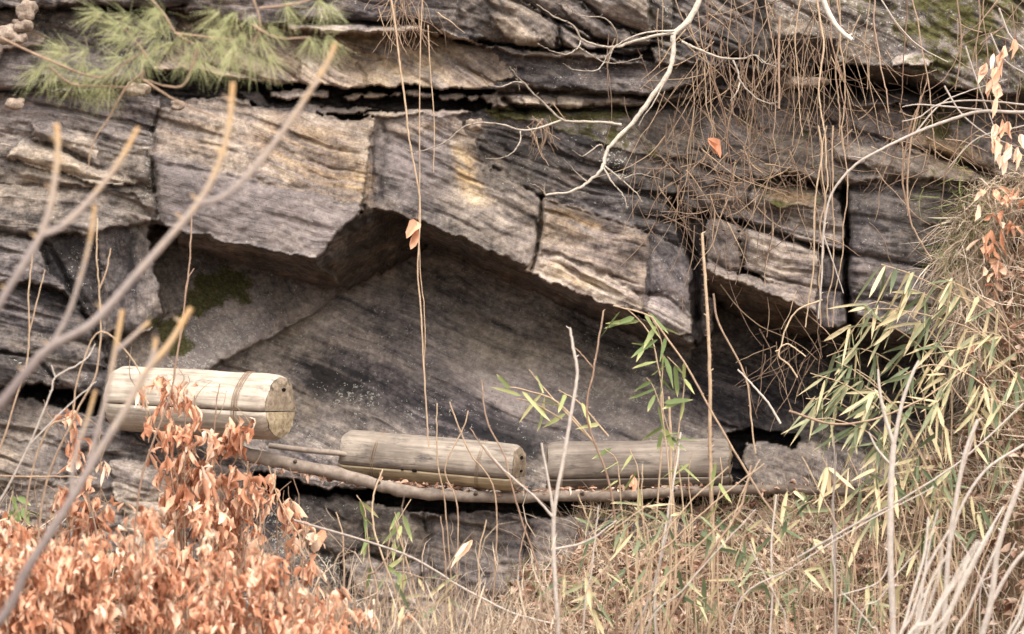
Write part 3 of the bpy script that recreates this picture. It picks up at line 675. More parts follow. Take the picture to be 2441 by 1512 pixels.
M_TANBARK = bark('tan_velvet_bark', [(0, (.20, .165, .16)), (.35, (.31, .265, .25)), (.62, (.40, .33, .28)), (.85, (.50, .36, .22)), (1, (.54, .35, .18))], 22)
M_WHITEBARK = bark('lichened_white_bark', [(0, (.12, .095, .08)), (.3, (.28, .24, .20)), (.6, (.50, .46, .40)), (1, (.68, .64, .58))], 70)
M_VINE = bark('dry_vine', [(0, (.12, .085, .065)), (.4, (.25, .175, .13)), (.7, (.42, .31, .215)), (1, (.56, .45, .32))], 30)
M_RUST = bark('rusty_vine', [(0, (.09, .055, .042)), (.4, (.19, .12, .088)), (.75, (.33, .23, .17)), (1, (.44, .35, .27))], 30)
M_POLE = bark('weathered_pole', [(0, (.06, .045, .038)), (.35, (.15, .12, .10)), (.65, (.29, .245, .21)), (1, (.44, .38, .33))], 22)
M_ORANGE = leaf_mat('orange_dead_leaf', [(0, (.22, .085, .05)), (.25, (.48, .21, .12)), (.5, (.72, .39, .25)), (.75, (.85, .57, .41)), (1, (.90, .74, .60))], .7, .25, 26)
M_BAMBOO = leaf_mat('bamboo_leaf', [(0, (.075, .105, .055)), (.3, (.145, .18, .10)), (.55, (.25, .28, .17)), (.72, (.46, .42, .25)), (1, (.66, .55, .35))], .5, .25, 12)
M_GREENLEAF = leaf_mat('fresh_bamboo_leaf', [(0, (.11, .165, .06)), (.4, (.21, .275, .11)), (.7, (.38, .42, .18)), (1, (.60, .55, .29))], .5, .3, 12)
M_PINE = leaf_mat('pine_needle', [(0, (.24, .27, .13)), (.5, (.42, .45, .23)), (.8, (.58, .57, .34)), (1, (.68, .62, .42))], .5, .3, 8)
M_STRAW = leaf_mat('dry_grass', [(0, (.17, .12, .09)), (.3, (.40, .31, .235)), (.55, (.60, .49, .385)), (.8, (.75, .65, .52)), (1, (.84, .76, .64))], .7, .25, 6)
M_LITTER = leaf_mat('fallen_leaf', [(0, (.15, .08, .055)), (.35, (.37, .21, .145)), (.65, (.60, .41, .31)), (1, (.78, .62, .51))], .7, .15, 12)
M_GRASSGREEN = leaf_mat('green_grass', [(0, (.09, .12, .04)), (.5, (.20, .24, .09)), (1, (.36, .38, .17))], .6, .25, 8)

# ------------------------------------------------------------------ log hives
def wood_mat(name, base, pale, dark):
    m, n, l, b = new_mat(name, .85, .2)
    tc = n.new('ShaderNodeTexCoord'); mp = n.new('ShaderNodeMapping'); mp.inputs['Scale'].default_value = (1.0, 14, 14); l.new(tc.outputs['Object'], mp.inputs['Vector'])
    gr = noise(n, l, mp.outputs[0], 3.0, 6, .65, .4); bl = noise(n, l, tc.outputs['Object'], 5.0, 5, .6)
    mp2 = n.new('ShaderNodeMapping'); mp2.inputs['Scale'].default_value = (1.6, 6, 6); l.new(tc.outputs['Object'], mp2.inputs['Vector'])
    st = noise(n, l, mp2.outputs[0], 4.5, 5, .7)
    t = math_(n, l, 'ADD', math_(n, l, 'MULTIPLY', gr, .55), math_(n, l, 'MULTIPLY', bl, .45))
    r = ramp(n, [(.3, tuple(c * .55 for c in base)), (.45, base), (.6, pale), (.75, tuple(min(1, c * 1.15) for c in pale))]); l.new(t, r.inputs[0])
    col = mixc(n, l, math_(n, l, 'MULTIPLY_ADD', st, 6.0, -3.2, clamp=True), r.outputs[0], dark)
    l.new(col, b.inputs['Base Color'])
    bp = n.new('ShaderNodeBump'); bp.inputs['Distance'].default_value = .006; bp.inputs['Strength'].default_value = .7; l.new(gr, bp.inputs['Height']); l.new(bp.outputs[0], b.inputs['Normal'])
    return m
W_GREY = wood_mat('weathered_log_grey', (.20, .17, .145), (.35, .305, .26), (.085, .078, .076))
W_PALE = wood_mat('weathered_log_pale', (.33, .285, .24), (.53, .475, .405), (.17, .15, .13))
W_YEL = wood_mat('yellow_cut_wood', (.28, .225, .15), (.46, .38, .26), (.14, .11, .085))
W_BROWN = wood_mat('brown_end_wood', (.22, .175, .13), (.36, .30, .23), (.08, .065, .05))
W_DULL = wood_mat('dull_log_brown', (.15, .125, .108), (.26, .225, .195), (.075, .068, .063))
m, n, l, b = new_mat('dark_hollow', .95, .05); b.inputs['Base Color'].default_value = (.012, .010, .009, 1); M_DARK = m
m, n, l, b = new_mat('rusty_wire', .6, .3); b.inputs['Base Color'].default_value = (.24, .17, .12, 1); M_WIRE = m

def half_log(name, L, r, a0, a1, mat, parent, seedk, lift=0.0, taper=0.0, end_mat=None):
    """solid half of a split log along local x: bark side from angle a0 to a1, flat split face"""
    na, nl = 22, 46
    a = np.linspace(a0, a1, na)[None]; x = np.linspace(-L / 2, L / 2, nl)[:, None]
    rad = r * (1 + .09 * fbm(a * 2.2 + seedk, x * 3 + seedk, 1, 3) + .026 * fbm(a * 9 + seedk, x * 1.6, 2, 3)) * (1 + taper * x / L)
    e = np.minimum(x + L / 2, L / 2 - x); rad = rad * (1 - .09 * np.exp(-e / .016))
    xx = x + 0 * a + np.where(np.abs(x) > L / 2 - 1e-6, 1, 0) * .035 * fbm(a * 3 + seedk, x * 0 + seedk, 3, 4)
    y = np.cos(a) * rad; z = np.sin(a) * rad + lift
    V = np.stack([xx, y, z], -1).reshape(-1, 3)
    i = np.arange(nl - 1)[:, None] * na; j = np.arange(na - 1)[None]
    s_ = 1
    F = np.stack([i + j, i + j + 1, i + na + j + 1, i + na + j], -1).reshape(-1, 4)
    q = np.arange(nl - 1) * na
    F = np.vstack([F, np.stack([q + na - 1, q, q + na, q + 2 * na - 1], -1)])
    mb = MB(); mb.add(V, F); ends_ = []
    for row, flip in ((0, 0), (nl - 1, 1)):
        ring = V[row * na:(row + 1) * na]; cen = ring.mean(0, keepdims=True)
        in_ = cen + (ring - cen) * .55 + np.array([(-.010 if row == 0 else .010), 0, 0])
        W_ = np.vstack([ring, in_, in_.mean(0, keepdims=True)])
        k = np.arange(na); k2 = (k + 1) % na
        eb = MB(); W_ = W_ + np.array([[.0015 if row else -.0015, 0, 0]])
        W_[:, 0] += .014 * fbm(W_[:, 1] * 40 + seedk, W_[:, 2] * 40, 2, 3)
        eb.add(W_, np.stack([k, k2, na + k2, na + k], -1)); eb.add(W_, np.stack([na + k, na + k2, np.full(na, 2 * na)], -1)); ends_.append(eb)
    me_o = mb.build(name, mat, None); me_o.parent = parent
    for eb in ends_:
        o = eb.build('cut_end', end_mat or mat); o.parent = me_o
    return me_o
def log_hive(p0, d0, p1, d1, r_px, label, mats, ties, holes, seedk, seam=-.25, ends=()):
    a, b_ = at(*p0, d0), at(*p1, d1); c = (a + b_) / 2; L = float(np.linalg.norm(b_ - a)); r = PXM(r_px, (d0 + d1) / 2)
    root = empty('log_hive', c, label, 'log hive', 'hollow log hives on the rock ledge')
    dv = Vector((b_ - a).tolist()); root.rotation_euler = dv.to_track_quat('X', 'Z').to_euler()
    s0 = math.asin(max(-.9, seam))
    half_log('upper_half', L, r, s0 + .004, math.pi - s0 - .004, mats[0], root, seedk, .0015, end_mat=mats[2])
    half_log('lower_half', L * 1.005, r * 1.0, math.pi - s0 + .012, 2 * math.pi + s0 - .012, mats[1], root, seedk, -.0015, end_mat=mats[3])
    for x in ties:
        for q in (0, .012):
            t = MB(); th = np.linspace(0, 2 * math.pi, 40); rr_ = r * 1.03 + .004 * np.sin(th * 5)
            P = np.stack([x * L + q + .010 * np.sin(th * 2 + x * 9), np.cos(th) * rr_, np.sin(th) * rr_], -1)
            tube(t, P, .0022, sides=5, seg=1, cap=False); o = t.build('wire_tie', M_WIRE); o.parent = root
    if ends:
        e = [c for c in root.children if c.name.startswith('upper_half')][0]
        for (yy, zz, w_) in ends:
            t = MB(); rg = np.stack([np.full(14, L / 2 + .014), r * (yy + w_ * np.cos(np.linspace(0, 6.283, 14, endpoint=False))), r * (zz + .55 * w_ * np.sin(np.linspace(0, 6.283, 14, endpoint=False)))], -1)
            rb = rg.copy(); rb[:, 0] -= .02; cc = rg.mean(0, keepdims=True)
            k = np.arange(14); k2 = (k + 1) % 14; t.add(np.vstack([rg, rb, cc]), np.stack([k, k2, 14 + k2, 14 + k], -1)); t.add(np.vstack([rg, cc]), np.stack([k, k2, np.full(14, 14)], -1))
            o = t.build('flight_hole', M_DARK); o.parent = e
    for x, w_ in holes:
        t = MB(); u, vv = np.meshgrid(np.linspace(0, 2 * math.pi, 12), np.linspace(0, math.pi, 8)); aa = s0
        P = np.stack([x * L + w_ * 1.5 * np.cos(u) * np.sin(vv), -math.cos(aa) * r * .985 + .007 * np.cos(vv), math.sin(aa) * r + w_ * .8 * np.sin(u) * np.sin(vv)], -1).reshape(-1, 3)
        i = np.arange(7)[:, None] * 12; j = np.arange(11)[None]; t.add(P, np.stack([i + j, i + j + 1, i + 13 + j, i + 12 + j], -1).reshape(-1, 4))
        o = t.build('seam_hole', M_DARK); o.parent = root
    return root
log_hive((284, 950), .36, (668, 972), .82, 77, 'palest and highest log hive, behind the orange leaves at the left end of the ledge', (W_PALE, W_PALE, W_BROWN, W_YEL), (.30, .32), (), 1.3, -.12, ((.05, .55, .11),))
log_hive((826, 1080), .30, (1236, 1116), .64, 56, 'yellowish log hive with two dark seam holes, in the middle of the three', (W_GREY, W_YEL, W_BROWN, W_BROWN), (-.30, .30), ((-.125, .006), (-.055, .010)), 4.1, -.45, ((0, .45, .16), (.1, -.12, .10)))
log_hive((1308, 1112), .42, (1738, 1104), .50, 58, 'dull brown log hive behind green bamboo sprigs at the right end of the ledge', (W_DULL, W_DULL, W_BROWN, W_BROWN), (), (), 8.2, -.5, ((0, .1, .3),))

mb = MB(); tube(mb, path([(560,1078),(620,1090),(720,1112),(850,1140),(950,1168),(1080,1182),(1250,1186),(1450,1182),(1650,1172),(1850,1168),(2060,1174)], (.60, .60)), PXM(17), PXM(10), 12, .62, 5, .005, .07, c1=.30)
tag(mb.build('support_pole', M_POLE), 'long bent weathered pole lying along the ledge under the log hives', 'pole')
mb = MB(); tube(mb, path([(640,1062),(735,1074),(800,1080),(880,1092)], (.42, .42)), PXM(7), PXM(6), 8, .6, 5, .001, .04)
tag(mb.build('short_stick', M_POLE), 'short grey stick on the rock just below the palest log hive', 'stick')

def stone(c, size, seed, name, label, mat=None, group=None, cat='stone'):
    u, vv = np.meshgrid(np.linspace(0, 2 * math.pi, 22, endpoint=False), np.linspace(.02, math.pi - .02, 12))
    P = np.stack([np.cos(u) * np.sin(vv), np.sin(u) * np.sin(vv), np.cos(vv)], -1)
    P = np.sign(P) * np.abs(P) ** .8
    rr_ = 1 + 1.1 * fbm(P[..., 0] * 1.3 + seed, P[..., 2] * 1.3 + P[..., 1], 2, 4)
    P = (P * rr_[..., None]) * np.array(size) + c; P = P.reshape(-1, 3)
    i = np.arange(11)[:, None] * 22; j = np.arange(22)[None]; j2 = (j + 1) % 22
    mb = MB(); mb.add(P, np.stack([i + j, i + 22 + j, i + 22 + j2, i + j2], -1).reshape(-1, 4))
    mb.add(P, np.arange(22)[None, ::-1]) if False else None
    return tag(mb.build(name, mat or M_STONE, smooth_=True), label, cat, group)
m, n, l, b = new_mat('loose_stone', .9, .2); g = n.new('ShaderNodeNewGeometry')
rr = ramp(n, [(.3, (.12, .095, .08)), (.5, (.27, .215, .175)), (.7, (.44, .36, .30))]); l.new(noise(n, l, g.outputs['Position'], 22, 5, .7), rr.inputs[0]); l.new(rr.outputs[0], b.inputs['Base Color'])
bp = n.new('ShaderNodeBump'); bp.inputs['Distance'].default_value = .02; l.new(noise(n, l, g.outputs['Position'], 25, 5), bp.inputs['Height']); l.new(bp.outputs[0], b.inputs['Normal']); M_STONE = m
stone(at(1130, 297, .38), (.040, .035, .032), 1, 'loose_stone', 'pinkish loose stone under the dark bedding gap, near the white branch')
stone(at(1915, 197, .30), (.125, .08, .035), 3, 'loose_slab', 'flat grey slab wedged below the overhanging mossy boulder at upper right', cat='stone slab')
for k, (x, y, a, b_, lb) in enumerate(((62, 30, .055, .05, 'uppermost pinkish lump of the four at the upper left corner'), (52, 62, .05, .04, 'pinkish lump just under the uppermost one at the upper left corner'),
                                       (18, 84, .06, .045, 'lowest and leftmost pinkish lump at the upper left corner'), (45, 92, .045, .03, 'small brownish lump beside the lowest pinkish one at upper left'))):
    stone(at(x, y, .48), (a, .05, b_), 5 + k * 3.3, 'loose_stone', lb, group='loose lumps on the upper left ledge')
for k, (x, y, a, b_, lb) in enumerate(((40, 247, .05, .03, 'brown loose stone on the left ledge under the reddish twigs'), (425, 252, .035, .028, 'small pink stone at the left end of the dark bedding gap'), (325, 213, .06, .035, 'reddish stone tucked under the pine twigs'))):
    stone(at(x, y, .42), (a, .04, b_), 31 + k * 3.3, 'loose_stone', lb)

# ------------------------------------------------------------------ foreground saplings, close to the camera side of the bank
def ground_path(pts, d, rootx=None):
    """adds the stretch from the first photo point down to the ground"""
    P = path(pts, d); p0 = P[0]; x = p0[0] + (rnd.uniform(-.15, .05) if rootx is None else rootx); dd = -p0[1]
    z = float(bank_z(np.array([x]), np.array([dd]))[0]) - .05
    if z > p0[2] - .05: return P
    root = np.array([x, -dd, z]); mid = (root * .5 + p0 * .5) + np.array([.02, 0, 0])
    return np.vstack([[root], [mid], P])
def sapling(label, trunk, forks, d, w0, w1, mat, name='sapling', cat='sapling', group=None, root=True, c=-.55, c1=.98, rootx=None, d1=None, jit=0, sides=10, leaf=None):
    dd = d if d1 is None else (d, d1)
    P = ground_path(trunk, dd, rootx) if root else path(trunk, dd)
    r = empty(name, P[0], label, cat, group)
    mb = MB(); tube(mb, P, PXM(w0, d) * (1.0), PXM(w1, d), sides, c, 6, jit, .03, c1=c1)
    for k in range(3, len(P) - 1):        # buds and scars
        q = P[k] + (P[k + 1] - P[k]) * rnd.random(); tube(mb, [q, q + np.array([PXM(w0, d) * rnd.choice((-1.5, 1.5)), 0, PXM(w0, d)])], PXM(w1, d) * .7, PXM(w1, d) * .3, 5, .8, 1)
    mb.build('trunk', mat, r)
    for f in forks:
        mb = MB(); w = f[1] if len(f) > 1 else w1; tube(mb, path(f[0], f[3] if len(f) > 3 else d), PXM(w, d), PXM(f[2] if len(f) > 2 else w * .7, d), max(5, sides - 3), (c + c1) / 2, 6, jit, .03, c1=c1)
        mb.build('branch', mat, r)
    return r
FG = 'velvety forked saplings in the foreground at left'
sapling('forked pale sapling at the left edge, its two tips ending highest on the far left', [(-260,1200),(-120,960),(-40,800),(0,722),(50,640),(96,562),(120,490),(134,400),(138,340),(134,294)],
        [([(100,562),(150,538),(220,470),(285,385),(330,304)], 8, 6)], 8.0, 12, 6, M_TANBARK, group=FG)
sapling('longest forked sapling, running from the lower left up across the big overhanging block', [(-420,1420),(-200,1180),(0,962),(60,890),(118,828),(220,770),(320,660),(400,570),(470,487),(518,400),(545,300),(555,196)],
        [([(470,487),(530,470),(600,408),(680,306),(740,216),(780,150),(800,104)], 8, 6), ([(118,828),(160,755),(195,650),(216,565),(226,488)], 6, 4)], 8.0, 14, 6, M_TANBARK, group=FG)
sapling('sapling in front of the orange leaves, with short stubby tips over the palest log', [(-200,1700),(0,1480),(60,1365),(120,1270),(170,1190),(240,1070),(300,975),(345,890),(400,825),(456,734)],
        [([(345,892),(364,850),(372,806)], 7, 6), ([(168,1192),(178,1090),(205,1010),(228,930)], 6, 4), ([(205,1130),(250,960),(272,850),(292,738)], 6, 6), ([(276,840),(320,800),(356,768)], 6, 5)], 7.4, 13, 7, M_TANBARK, group=FG)

# ------------------------------------------------------------------ thin bare twigs at the left and centre
TW = 'thin bare twigs rising in front of the cliff'
def twig(label, pts, forks=(), d=2.0, w=3.0, w1=1.6, mat=None, c=.4, c1=.8, root=True, group=TW, name='twig', cat='twig', jit=.0015):
    return sapling(label, pts, forks, d, w, w1, mat or M_VINE, name, cat, group, root, c, c1, jit=jit, sides=6)
twig('thin twig with a Y fork between the two left foreground saplings', [(100,1200),(180,990),(226,900),(240,800),(236,690),(230,600),(232,520)], [([(237,690),(255,640),(264,592)], 2.2, 1.5)], 2.2)
twig('leftmost thin upright twig, in front of the dark broken rock', [(-20,1180),(20,1010),(60,880),(70,800),(68,700),(78,604)], [([(68,800),(88,720),(108,644)], 2, 1.4)], 2.2)
twig('red tipped twig standing in front of the moss patch', [(330,1180),(400,960),(420,860),(440,720),(452,620),(458,510)], [([(440,716),(446,670),(462,640)], 1.8, 1.2), ([(424,830),(436,780),(440,745)], 2, 1.4)], 2.0, mat=M_RUST, c=.5)
twig('twig crossing low over the left rocks from the frame edge', [(-80,1130),(40,1136),(130,1136),(230,1140)], (), 2.4, 2.6, root=False)
twig('forked grey twig at the lower left edge', [(-60,1330),(20,1160),(70,1060),(120,940),(132,900),(200,860),(228,820)], [([(132,900),(122,870)], 2, 1.4), ([(70,1060),(160,970),(230,910)], 2.4, 1.2)], 2.6, 3.4, mat=M_GREYBARK)
twig('slender bent twig beside the leftmost log end', [(60,1230),(110,1030),(170,990),(186,900),(240,790),(330,880),(352,980)], (), 2.4, 2.6)
twig('straight pale stem reaching the lower face between the vines and the bamboo', [(1330,1560),(1322,1380),(1320,1230),(1345,1080),(1365,960),(1376,890),(1366,830),(1358,782)],
     [([(1320,1230),(1306,1140),(1290,1055)], 4, 2.5), ([(1320,1235),(1270,1180),(1200,1120),(1150,1060)], 3.5, 2), ([(1320,1310),(1400,1290),(1470,1240)], 3, 1.6)], 2.4, 6.5, 3, M_GREYBARK, .6, .75, name='bare_shrub', cat='shrub', group='bare grey shrubs on the bank')
twig('tall thorny rust coloured stem in front of the gap between the blocks', [(1700,1300),(1695,1180),(1692,1050),(1692,900),(1686,760),(1680,660),(1673,556)], (), 1.2, 6, 3.4, M_VINE, .5, .8, name='thorny_stem', cat='stem', group=None)
mb = MB()
for k in range(46):
    y = 575 + k * 12; x = np.interp(y, [556, 660, 760, 900, 1200], [1673, 1680, 1686, 1692, 1695]); s_ = rnd.choice((-1, 1))
    tube(mb, path([(x, y), (x + s_ * 9, y - 5)], 1.2), PXM(2.4), PXM(.5), 5, .15, 1)
th_ = mb.build('thorns', M_RUST, bpy.data.objects['thorny_stem'])
twig('twig crossing behind the thorny stem, running down to the right', [(1700,700),(1712,770),(1760,860),(1782,920),(1790,1000),(1800,1080)], (), .9, 2.6, 2, M_VINE, root=False)
twig('dark brown twig slanting from the log ledge up to the black overhang', [(1460,1190),(1400,1000),(1415,880),(1425,820),(1438,740)], [([(1416,880),(1390,850),(1362,822)], 2, 1.4)], 1.6, 3, 2, M_RUST)
twig('long thin twig slanting through the bamboo sprigs in the centre right', [(1900,1330),(1800,1160),(1700,990),(1640,880),(1570,780),(1540,750),(1460,728)], (), 1.7, 3.2, 1.6, M_VINE)
twig('reddish twig standing over the right end of the middle log', [(1290,1400),(1240,1230),(1215,1140),(1200,1080),(1160,1000),(1148,905)], [([(1215,1140),(1160,1080),(1120,1020)], 2, 1.2)], 1.6, 2.6, 1.6, M_RUST)
twig('short upright twig behind the middle log, nearer the vine', [(1060,1200),(1045,1120),(1040,1040),(1042,960)], (), .9, 2.2, 1.5)
twig('crossing twig leaning right above the middle log', [(1090,1210),(1060,1120),(1105,1020),(1115,980)], (), .95, 2.2, 1.5)
twig('leaning twig above the middle log between two upright ones', [(1180,1180),(1120,1080),(1090,1010),(1072,958)], (), 1.0, 2.4, 1.5)
twig('brown twig slanting up to the right over the bottom bank', [(1560,1560),(1640,1400),(1720,1280),(1764,1210),(1790,1110)], (), 2.0, 4.5, 2.5, M_RUST)
twig('pale stem ending in a white tip in front of the dull brown log', [(1560,1420),(1580,1300),(1598,1190),(1612,1110),(1622,1030)], (), 1.4, 5, 2.2, M_GREYBARK, .7, .95)
twig('straight pale cane beside the thorny stem', [(1610,1300),(1600,1150),(1598,1050),(1594,945)], (), 1.2, 4, 3, M_VINE, .7, .8)
twig('yellowish arched stem below the middle log', [(960,1480),(905,1310),(888,1240),(890,1180),(912,1120)], (), 1.4, 2.8, 2, M_VINE, .8, .9)
twig('long grey twig sweeping across the lower middle toward the right', [(700,1240),(960,1320),(1100,1400),(1220,1460),(1330,1490)], (), 1.8, 3, 2.4, M_GREYBARK, root=False)
for k, (x0, y0, x1, y1) in enumerate(((1000,1480,940,1240),(1060,1500,1050,1230),(1130,1480,1160,1240),(1240,1500,1254,1250),(820,1380,800,1220),(870,1400,940,1290),(760,1400,640,1110),(560,1480,590,1100),(620,1250,655,1120))):
    twig('thin dry twig low on the bank, below the logs', [(x0,y0),((x0*2+x1)/3+rnd.uniform(-10,10),(y0*2+y1)/3),((x0+2*x1)/3+rnd.uniform(-12,12),(y0+2*y1)/3),(x1,y1)], (), 1.5, 2.6, 1.5, (M_VINE, M_RUST)[k % 2], group='thin dry twigs low on the bank')

# ------------------------------------------------------------------ white bare branch hanging in from the top
BR = at(1760, -260, .7)
wb = empty('bare_branch', BR, 'forking white lichened branch reaching down from the top edge across the cliff', 'branch')
mb = MB(); tube(mb, path([(1790,-290),(1720,-110),(1670,-5),(1640,50),(1606,82),(1604,130),(1590,180),(1550,235),(1510,290),(1470,330),(1445,364),(1438,390),(1430,408),(1400,435),(1360,458),(1300,466)], (.7, 1.1)), PXM(8), PXM(2.4), 9, .55, 6, .0025, .09, c1=.45)
mb.build('main_limb', M_WHITEBARK, wb)
for pts, w, w1 in (([(1604,80),(1560,86),(1500,102),(1470,112),(1420,108),(1385,92),(1365,60),(1320,40),(1280,10)],5,1.8), ([(1606,74),(1540,78),(1490,96),(1460,118),(1440,146)],3,1.4),
        ([(1385,92),(1378,112),(1350,130),(1310,120),(1282,104)],2.4,1.2), ([(1378,112),(1410,132),(1440,148),(1480,150),(1530,138)],2.2,1.2), ([(1440,148),(1420,168),(1370,168),(1340,150)],2,1),
        ([(1470,112),(1468,78),(1440,44),(1380,38),(1350,10)],2.4,1.2), ([(1462,112),(1455,130),(1450,150)],2,1),
        ([(1480,298),(1440,292),(1380,290),(1340,286),(1300,250),(1262,215),(1230,180),(1215,160)],4.5,1.6), ([(1340,286),(1290,304),(1240,310),(1180,294),(1110,300),(1060,340),(1000,362),(960,356)],3.4,1.3),
        ([(1240,310),(1238,340),(1210,372),(1156,380)],2.4,1.2), ([(1262,215),(1250,200),(1225,196),(1190,208),(1160,200),(1148,180)],2.4,1.2), ([(1238,216),(1232,180),(1230,156)],1.8,1.1),
        ([(1436,392),(1470,420),(1510,455),(1532,482)],3,1.5), ([(1436,395),(1460,438),(1485,465),(1495,498)],2.6,1.3), ([(1440,370),(1430,345),(1390,372),(1365,358)],2.2,1.2), ([(1488,425),(1520,415),(1575,428)],2,1.1),
        ([(1300,466),(1288,450),(1266,438)],2.2,1.3), ([(1300,466),(1296,452),(1298,436)],1.8,1.2), ([(1400,435),(1372,410),(1345,380)],1.8,1),
        ([(1625,100),(1660,116),(1720,138),(1770,140),(1800,132),(1825,152),(1850,160)],4,1.6), ([(1745,140),(1758,170),(1764,195),(1800,232),(1830,246),(1856,246)],3,1.4), ([(1764,195),(1756,220),(1740,240)],2,1.2),
        ([(1800,132),(1820,150),(1840,128)],2,1.2), ([(1590,180),(1560,240),(1520,300)],2.2,1.2)):
    mb = MB(); Q = tube(mb, path(pts, (.85, 1.0 + rnd.uniform(-.15, .25))), PXM(w * .8), PXM(w1 * .75), 6, .5, 5, .0022, .12, c1=.2)
    for k in range(3, len(Q) - 1, 4):      # buds and spurs
        s_ = rnd.choice((-1, 1)); tube(mb, [Q[k], Q[k] + np.array([s_ * .012, -.004, .012]) * rnd.uniform(.6, 1.6)], PXM(1.2), PXM(.9), 5, .15, 1)
    mb.build('side_branch', M_WHITEBARK, wb)
tag(sapling('thick pale broken stick hanging at the top right', [(1940,-140),(1960,-10),(1985,50),(2010,80),(2030,95)], (), .9, 7, 5, M_WHITEBARK, name='broken_stick', cat='stick', root=False, c=.7, c1=.9))
rt = sapling('long pale twig arching in from the right edge above the grey block', [(2560,262),(2440,268),(2340,266),(2270,284),(2180,318),(2090,362),(2040,392),(2000,434),(1975,480),(1962,560),(1958,660),(1950,760)],
        [([(2440,250),(2330,240),(2240,248),(2190,280),(2150,290)],2.5,1.4), ([(2340,262),(2200,250),(2150,255)],2.4,1.2), ([(2040,392),(2060,380),(2020,372)],2,1), ([(2180,318),(2240,250),(2300,220),(2400,190)],2.2,1.2),
         ([(2440,300),(2330,330),(2260,400)],2,1.1), ([(2250,205),(2290,270),(2350,320),(2420,350)],2.4,1.3), ([(2300,110),(2330,200),(2360,280),(2380,340)],2.2,1.2), ([(1962,560),(1990,640),(2010,700)],2,1),
         ([(2100,0),(2140,60),(2190,110),(2260,150)],2,1.2), ([(2380,20),(2410,90),(2470,140)],2.6,1.6), ([(2360,80),(2390,140),(2450,180)],2.2,1.3)],
        .9, 4.5, 2, M_GREYBARK, name='bare_branch', cat='branch', root=False, c=.6, c1=.6, jit=.001)

# ------------------------------------------------------------------ hanging vines
def vine(label, pts, d, w, mat, c=.7, group='dry vines hanging down the cliff'):
    mb = MB(); P = path(pts, d); tube(mb, P, PXM(w), PXM(w * .7), 6, c, 6, .0015, .05)
    return tag(mb.build('hanging_vine', mat), label, 'vine', group)
vine('long tan vine hanging in front of the prow, with a dry leaf caught on it', [(925,-40),(942,60),(952,150),(965,240),(975,330),(990,410),(1001,480),(999,560),(996,660),(1004,760),(1010,880),(1016,980),(1022,1070)], (.75, .95), 2.4, M_VINE, .72)
vine('long thin straight vine just right of the vine that holds the dry leaf', [(1008,-40),(1002,100),(1000,240),(1000,400),(999,520),(1001,640),(1012,760),(1010,900)], (.8, .9), 1.6, M_VINE, .66)
vine('short thin vine beside the two long ones in front of the dark bedding gap', [(1020,60),(1026,180),(1034,280),(1034,410)], .8, 1.6, M_VINE, .7)
vine('reddish stem hanging beside the mossy boulder at the upper right', [(1858,40),(1856,130),(1857,260)], .8, 3.2, M_RUST, .75)
vine('thin vine crossing the palest block down to the dry leaf', [(2195,230),(2172,330),(2162,440),(2168,520),(2185,560),(2220,620)], .8, 2.4, M_VINE, .6)
vine('forked vine tip standing over the long right twig', [(2168,520),(2150,420),(2170,300),(2190,250),(2210,190)], .85, 2.2, M_RUST, .6)
for k in range(19):
    x = rnd.choice((rnd.uniform(1640, 1830), rnd.uniform(1860, 2130), rnd.uniform(1900, 2060), rnd.uniform(2130, 2420))); y1 = rnd.choice((rnd.uniform(170, 330), rnd.uniform(250, 560))); pts = [(x + rnd.uniform(-25, 25), -60)]; y = -60
    dx = rnd.uniform(-.12, .28)
    while y < y1: y += 55; x += dx * 40 + rnd.uniform(-9, 9); pts.append((x, y))
    vine('thin dry vine hanging from the top edge over the upper right of the cliff', pts, (.62, .62 + rnd.uniform(-.05, .15)), rnd.uniform(1.1, 2.6), rnd.choice((M_VINE, M_VINE, M_RUST)), rnd.uniform(.3, .8), 'thin dry vines hanging at the upper right')
for k, (x, ) in enumerate(((1950,), (1970,), (1985,), (2004,))):
    pts = [(x, 300)]; y = 300
    while y < 760: y += 60; x += rnd.uniform(-14, 14); pts.append((x, y))
    vine('thin dry vine hanging over the edge of the striped block to the bamboo', pts, .8, rnd.uniform(1.6, 2.4), M_VINE, rnd.uniform(.5, .8), 'thin dry vines over the striped block')
# a brown tangle nobody could count
mb = MB()
def tangle(mb, n, cx, cy, sx, sy, down, L=(80, 300), w=(.5, 2.0), c=(.05, .75)):
    for k in range(n):
        x, y = rnd.gauss(cx, sx), rnd.gauss(cy, sy); a = rnd.gauss(math.pi / 2, .5 if down else 1.2); pts = [(x, y)]; dd = max(cliff_d(x, y), .1) + rnd.uniform(.02, .22)
        for q in range(rnd.randint(3, 5)):
            a += rnd.uniform(-.28, .28); st = rnd.uniform(*L) / 4; x += math.cos(a) * st; y += math.sin(a) * st; pts.append((x, y))
        tube(mb, path(pts, (dd, dd + rnd.uniform(-.03, .05))), PXM(rnd.uniform(*w)), PXM(.6), 4, rnd.uniform(*c), 3, .001, cap=False)
tangle(mb, 110, 1760, 300, 110, 130, True); tangle(mb, 70, 1720, 90, 90, 80, True); tangle(mb, 90, 1800, 420, 90, 50, False, (40, 140)); tangle(mb, 60, 1950, 90, 80, 90, True)
tangle(mb, 90, 2180, 300, 110, 60, False, (60, 160)); tangle(mb, 34, 1910, 800, 60, 60, False, (60, 200)); tangle(mb, 60, 960, 10, 30, 35, True, (50, 110)); tangle(mb, 50, 2400, 140, 50, 110, False, (60, 200))
tangle(mb, 60, 1640, 460, 60, 60, False, (40, 150)); tangle(mb, 24, 1290, 300, 18, 20, True, (40, 80))
tag(mb.build('dry_vine_tangle', M_VINE), 'tangle of thin reddish brown dry vines over the upper right cliff', kind='stuff')

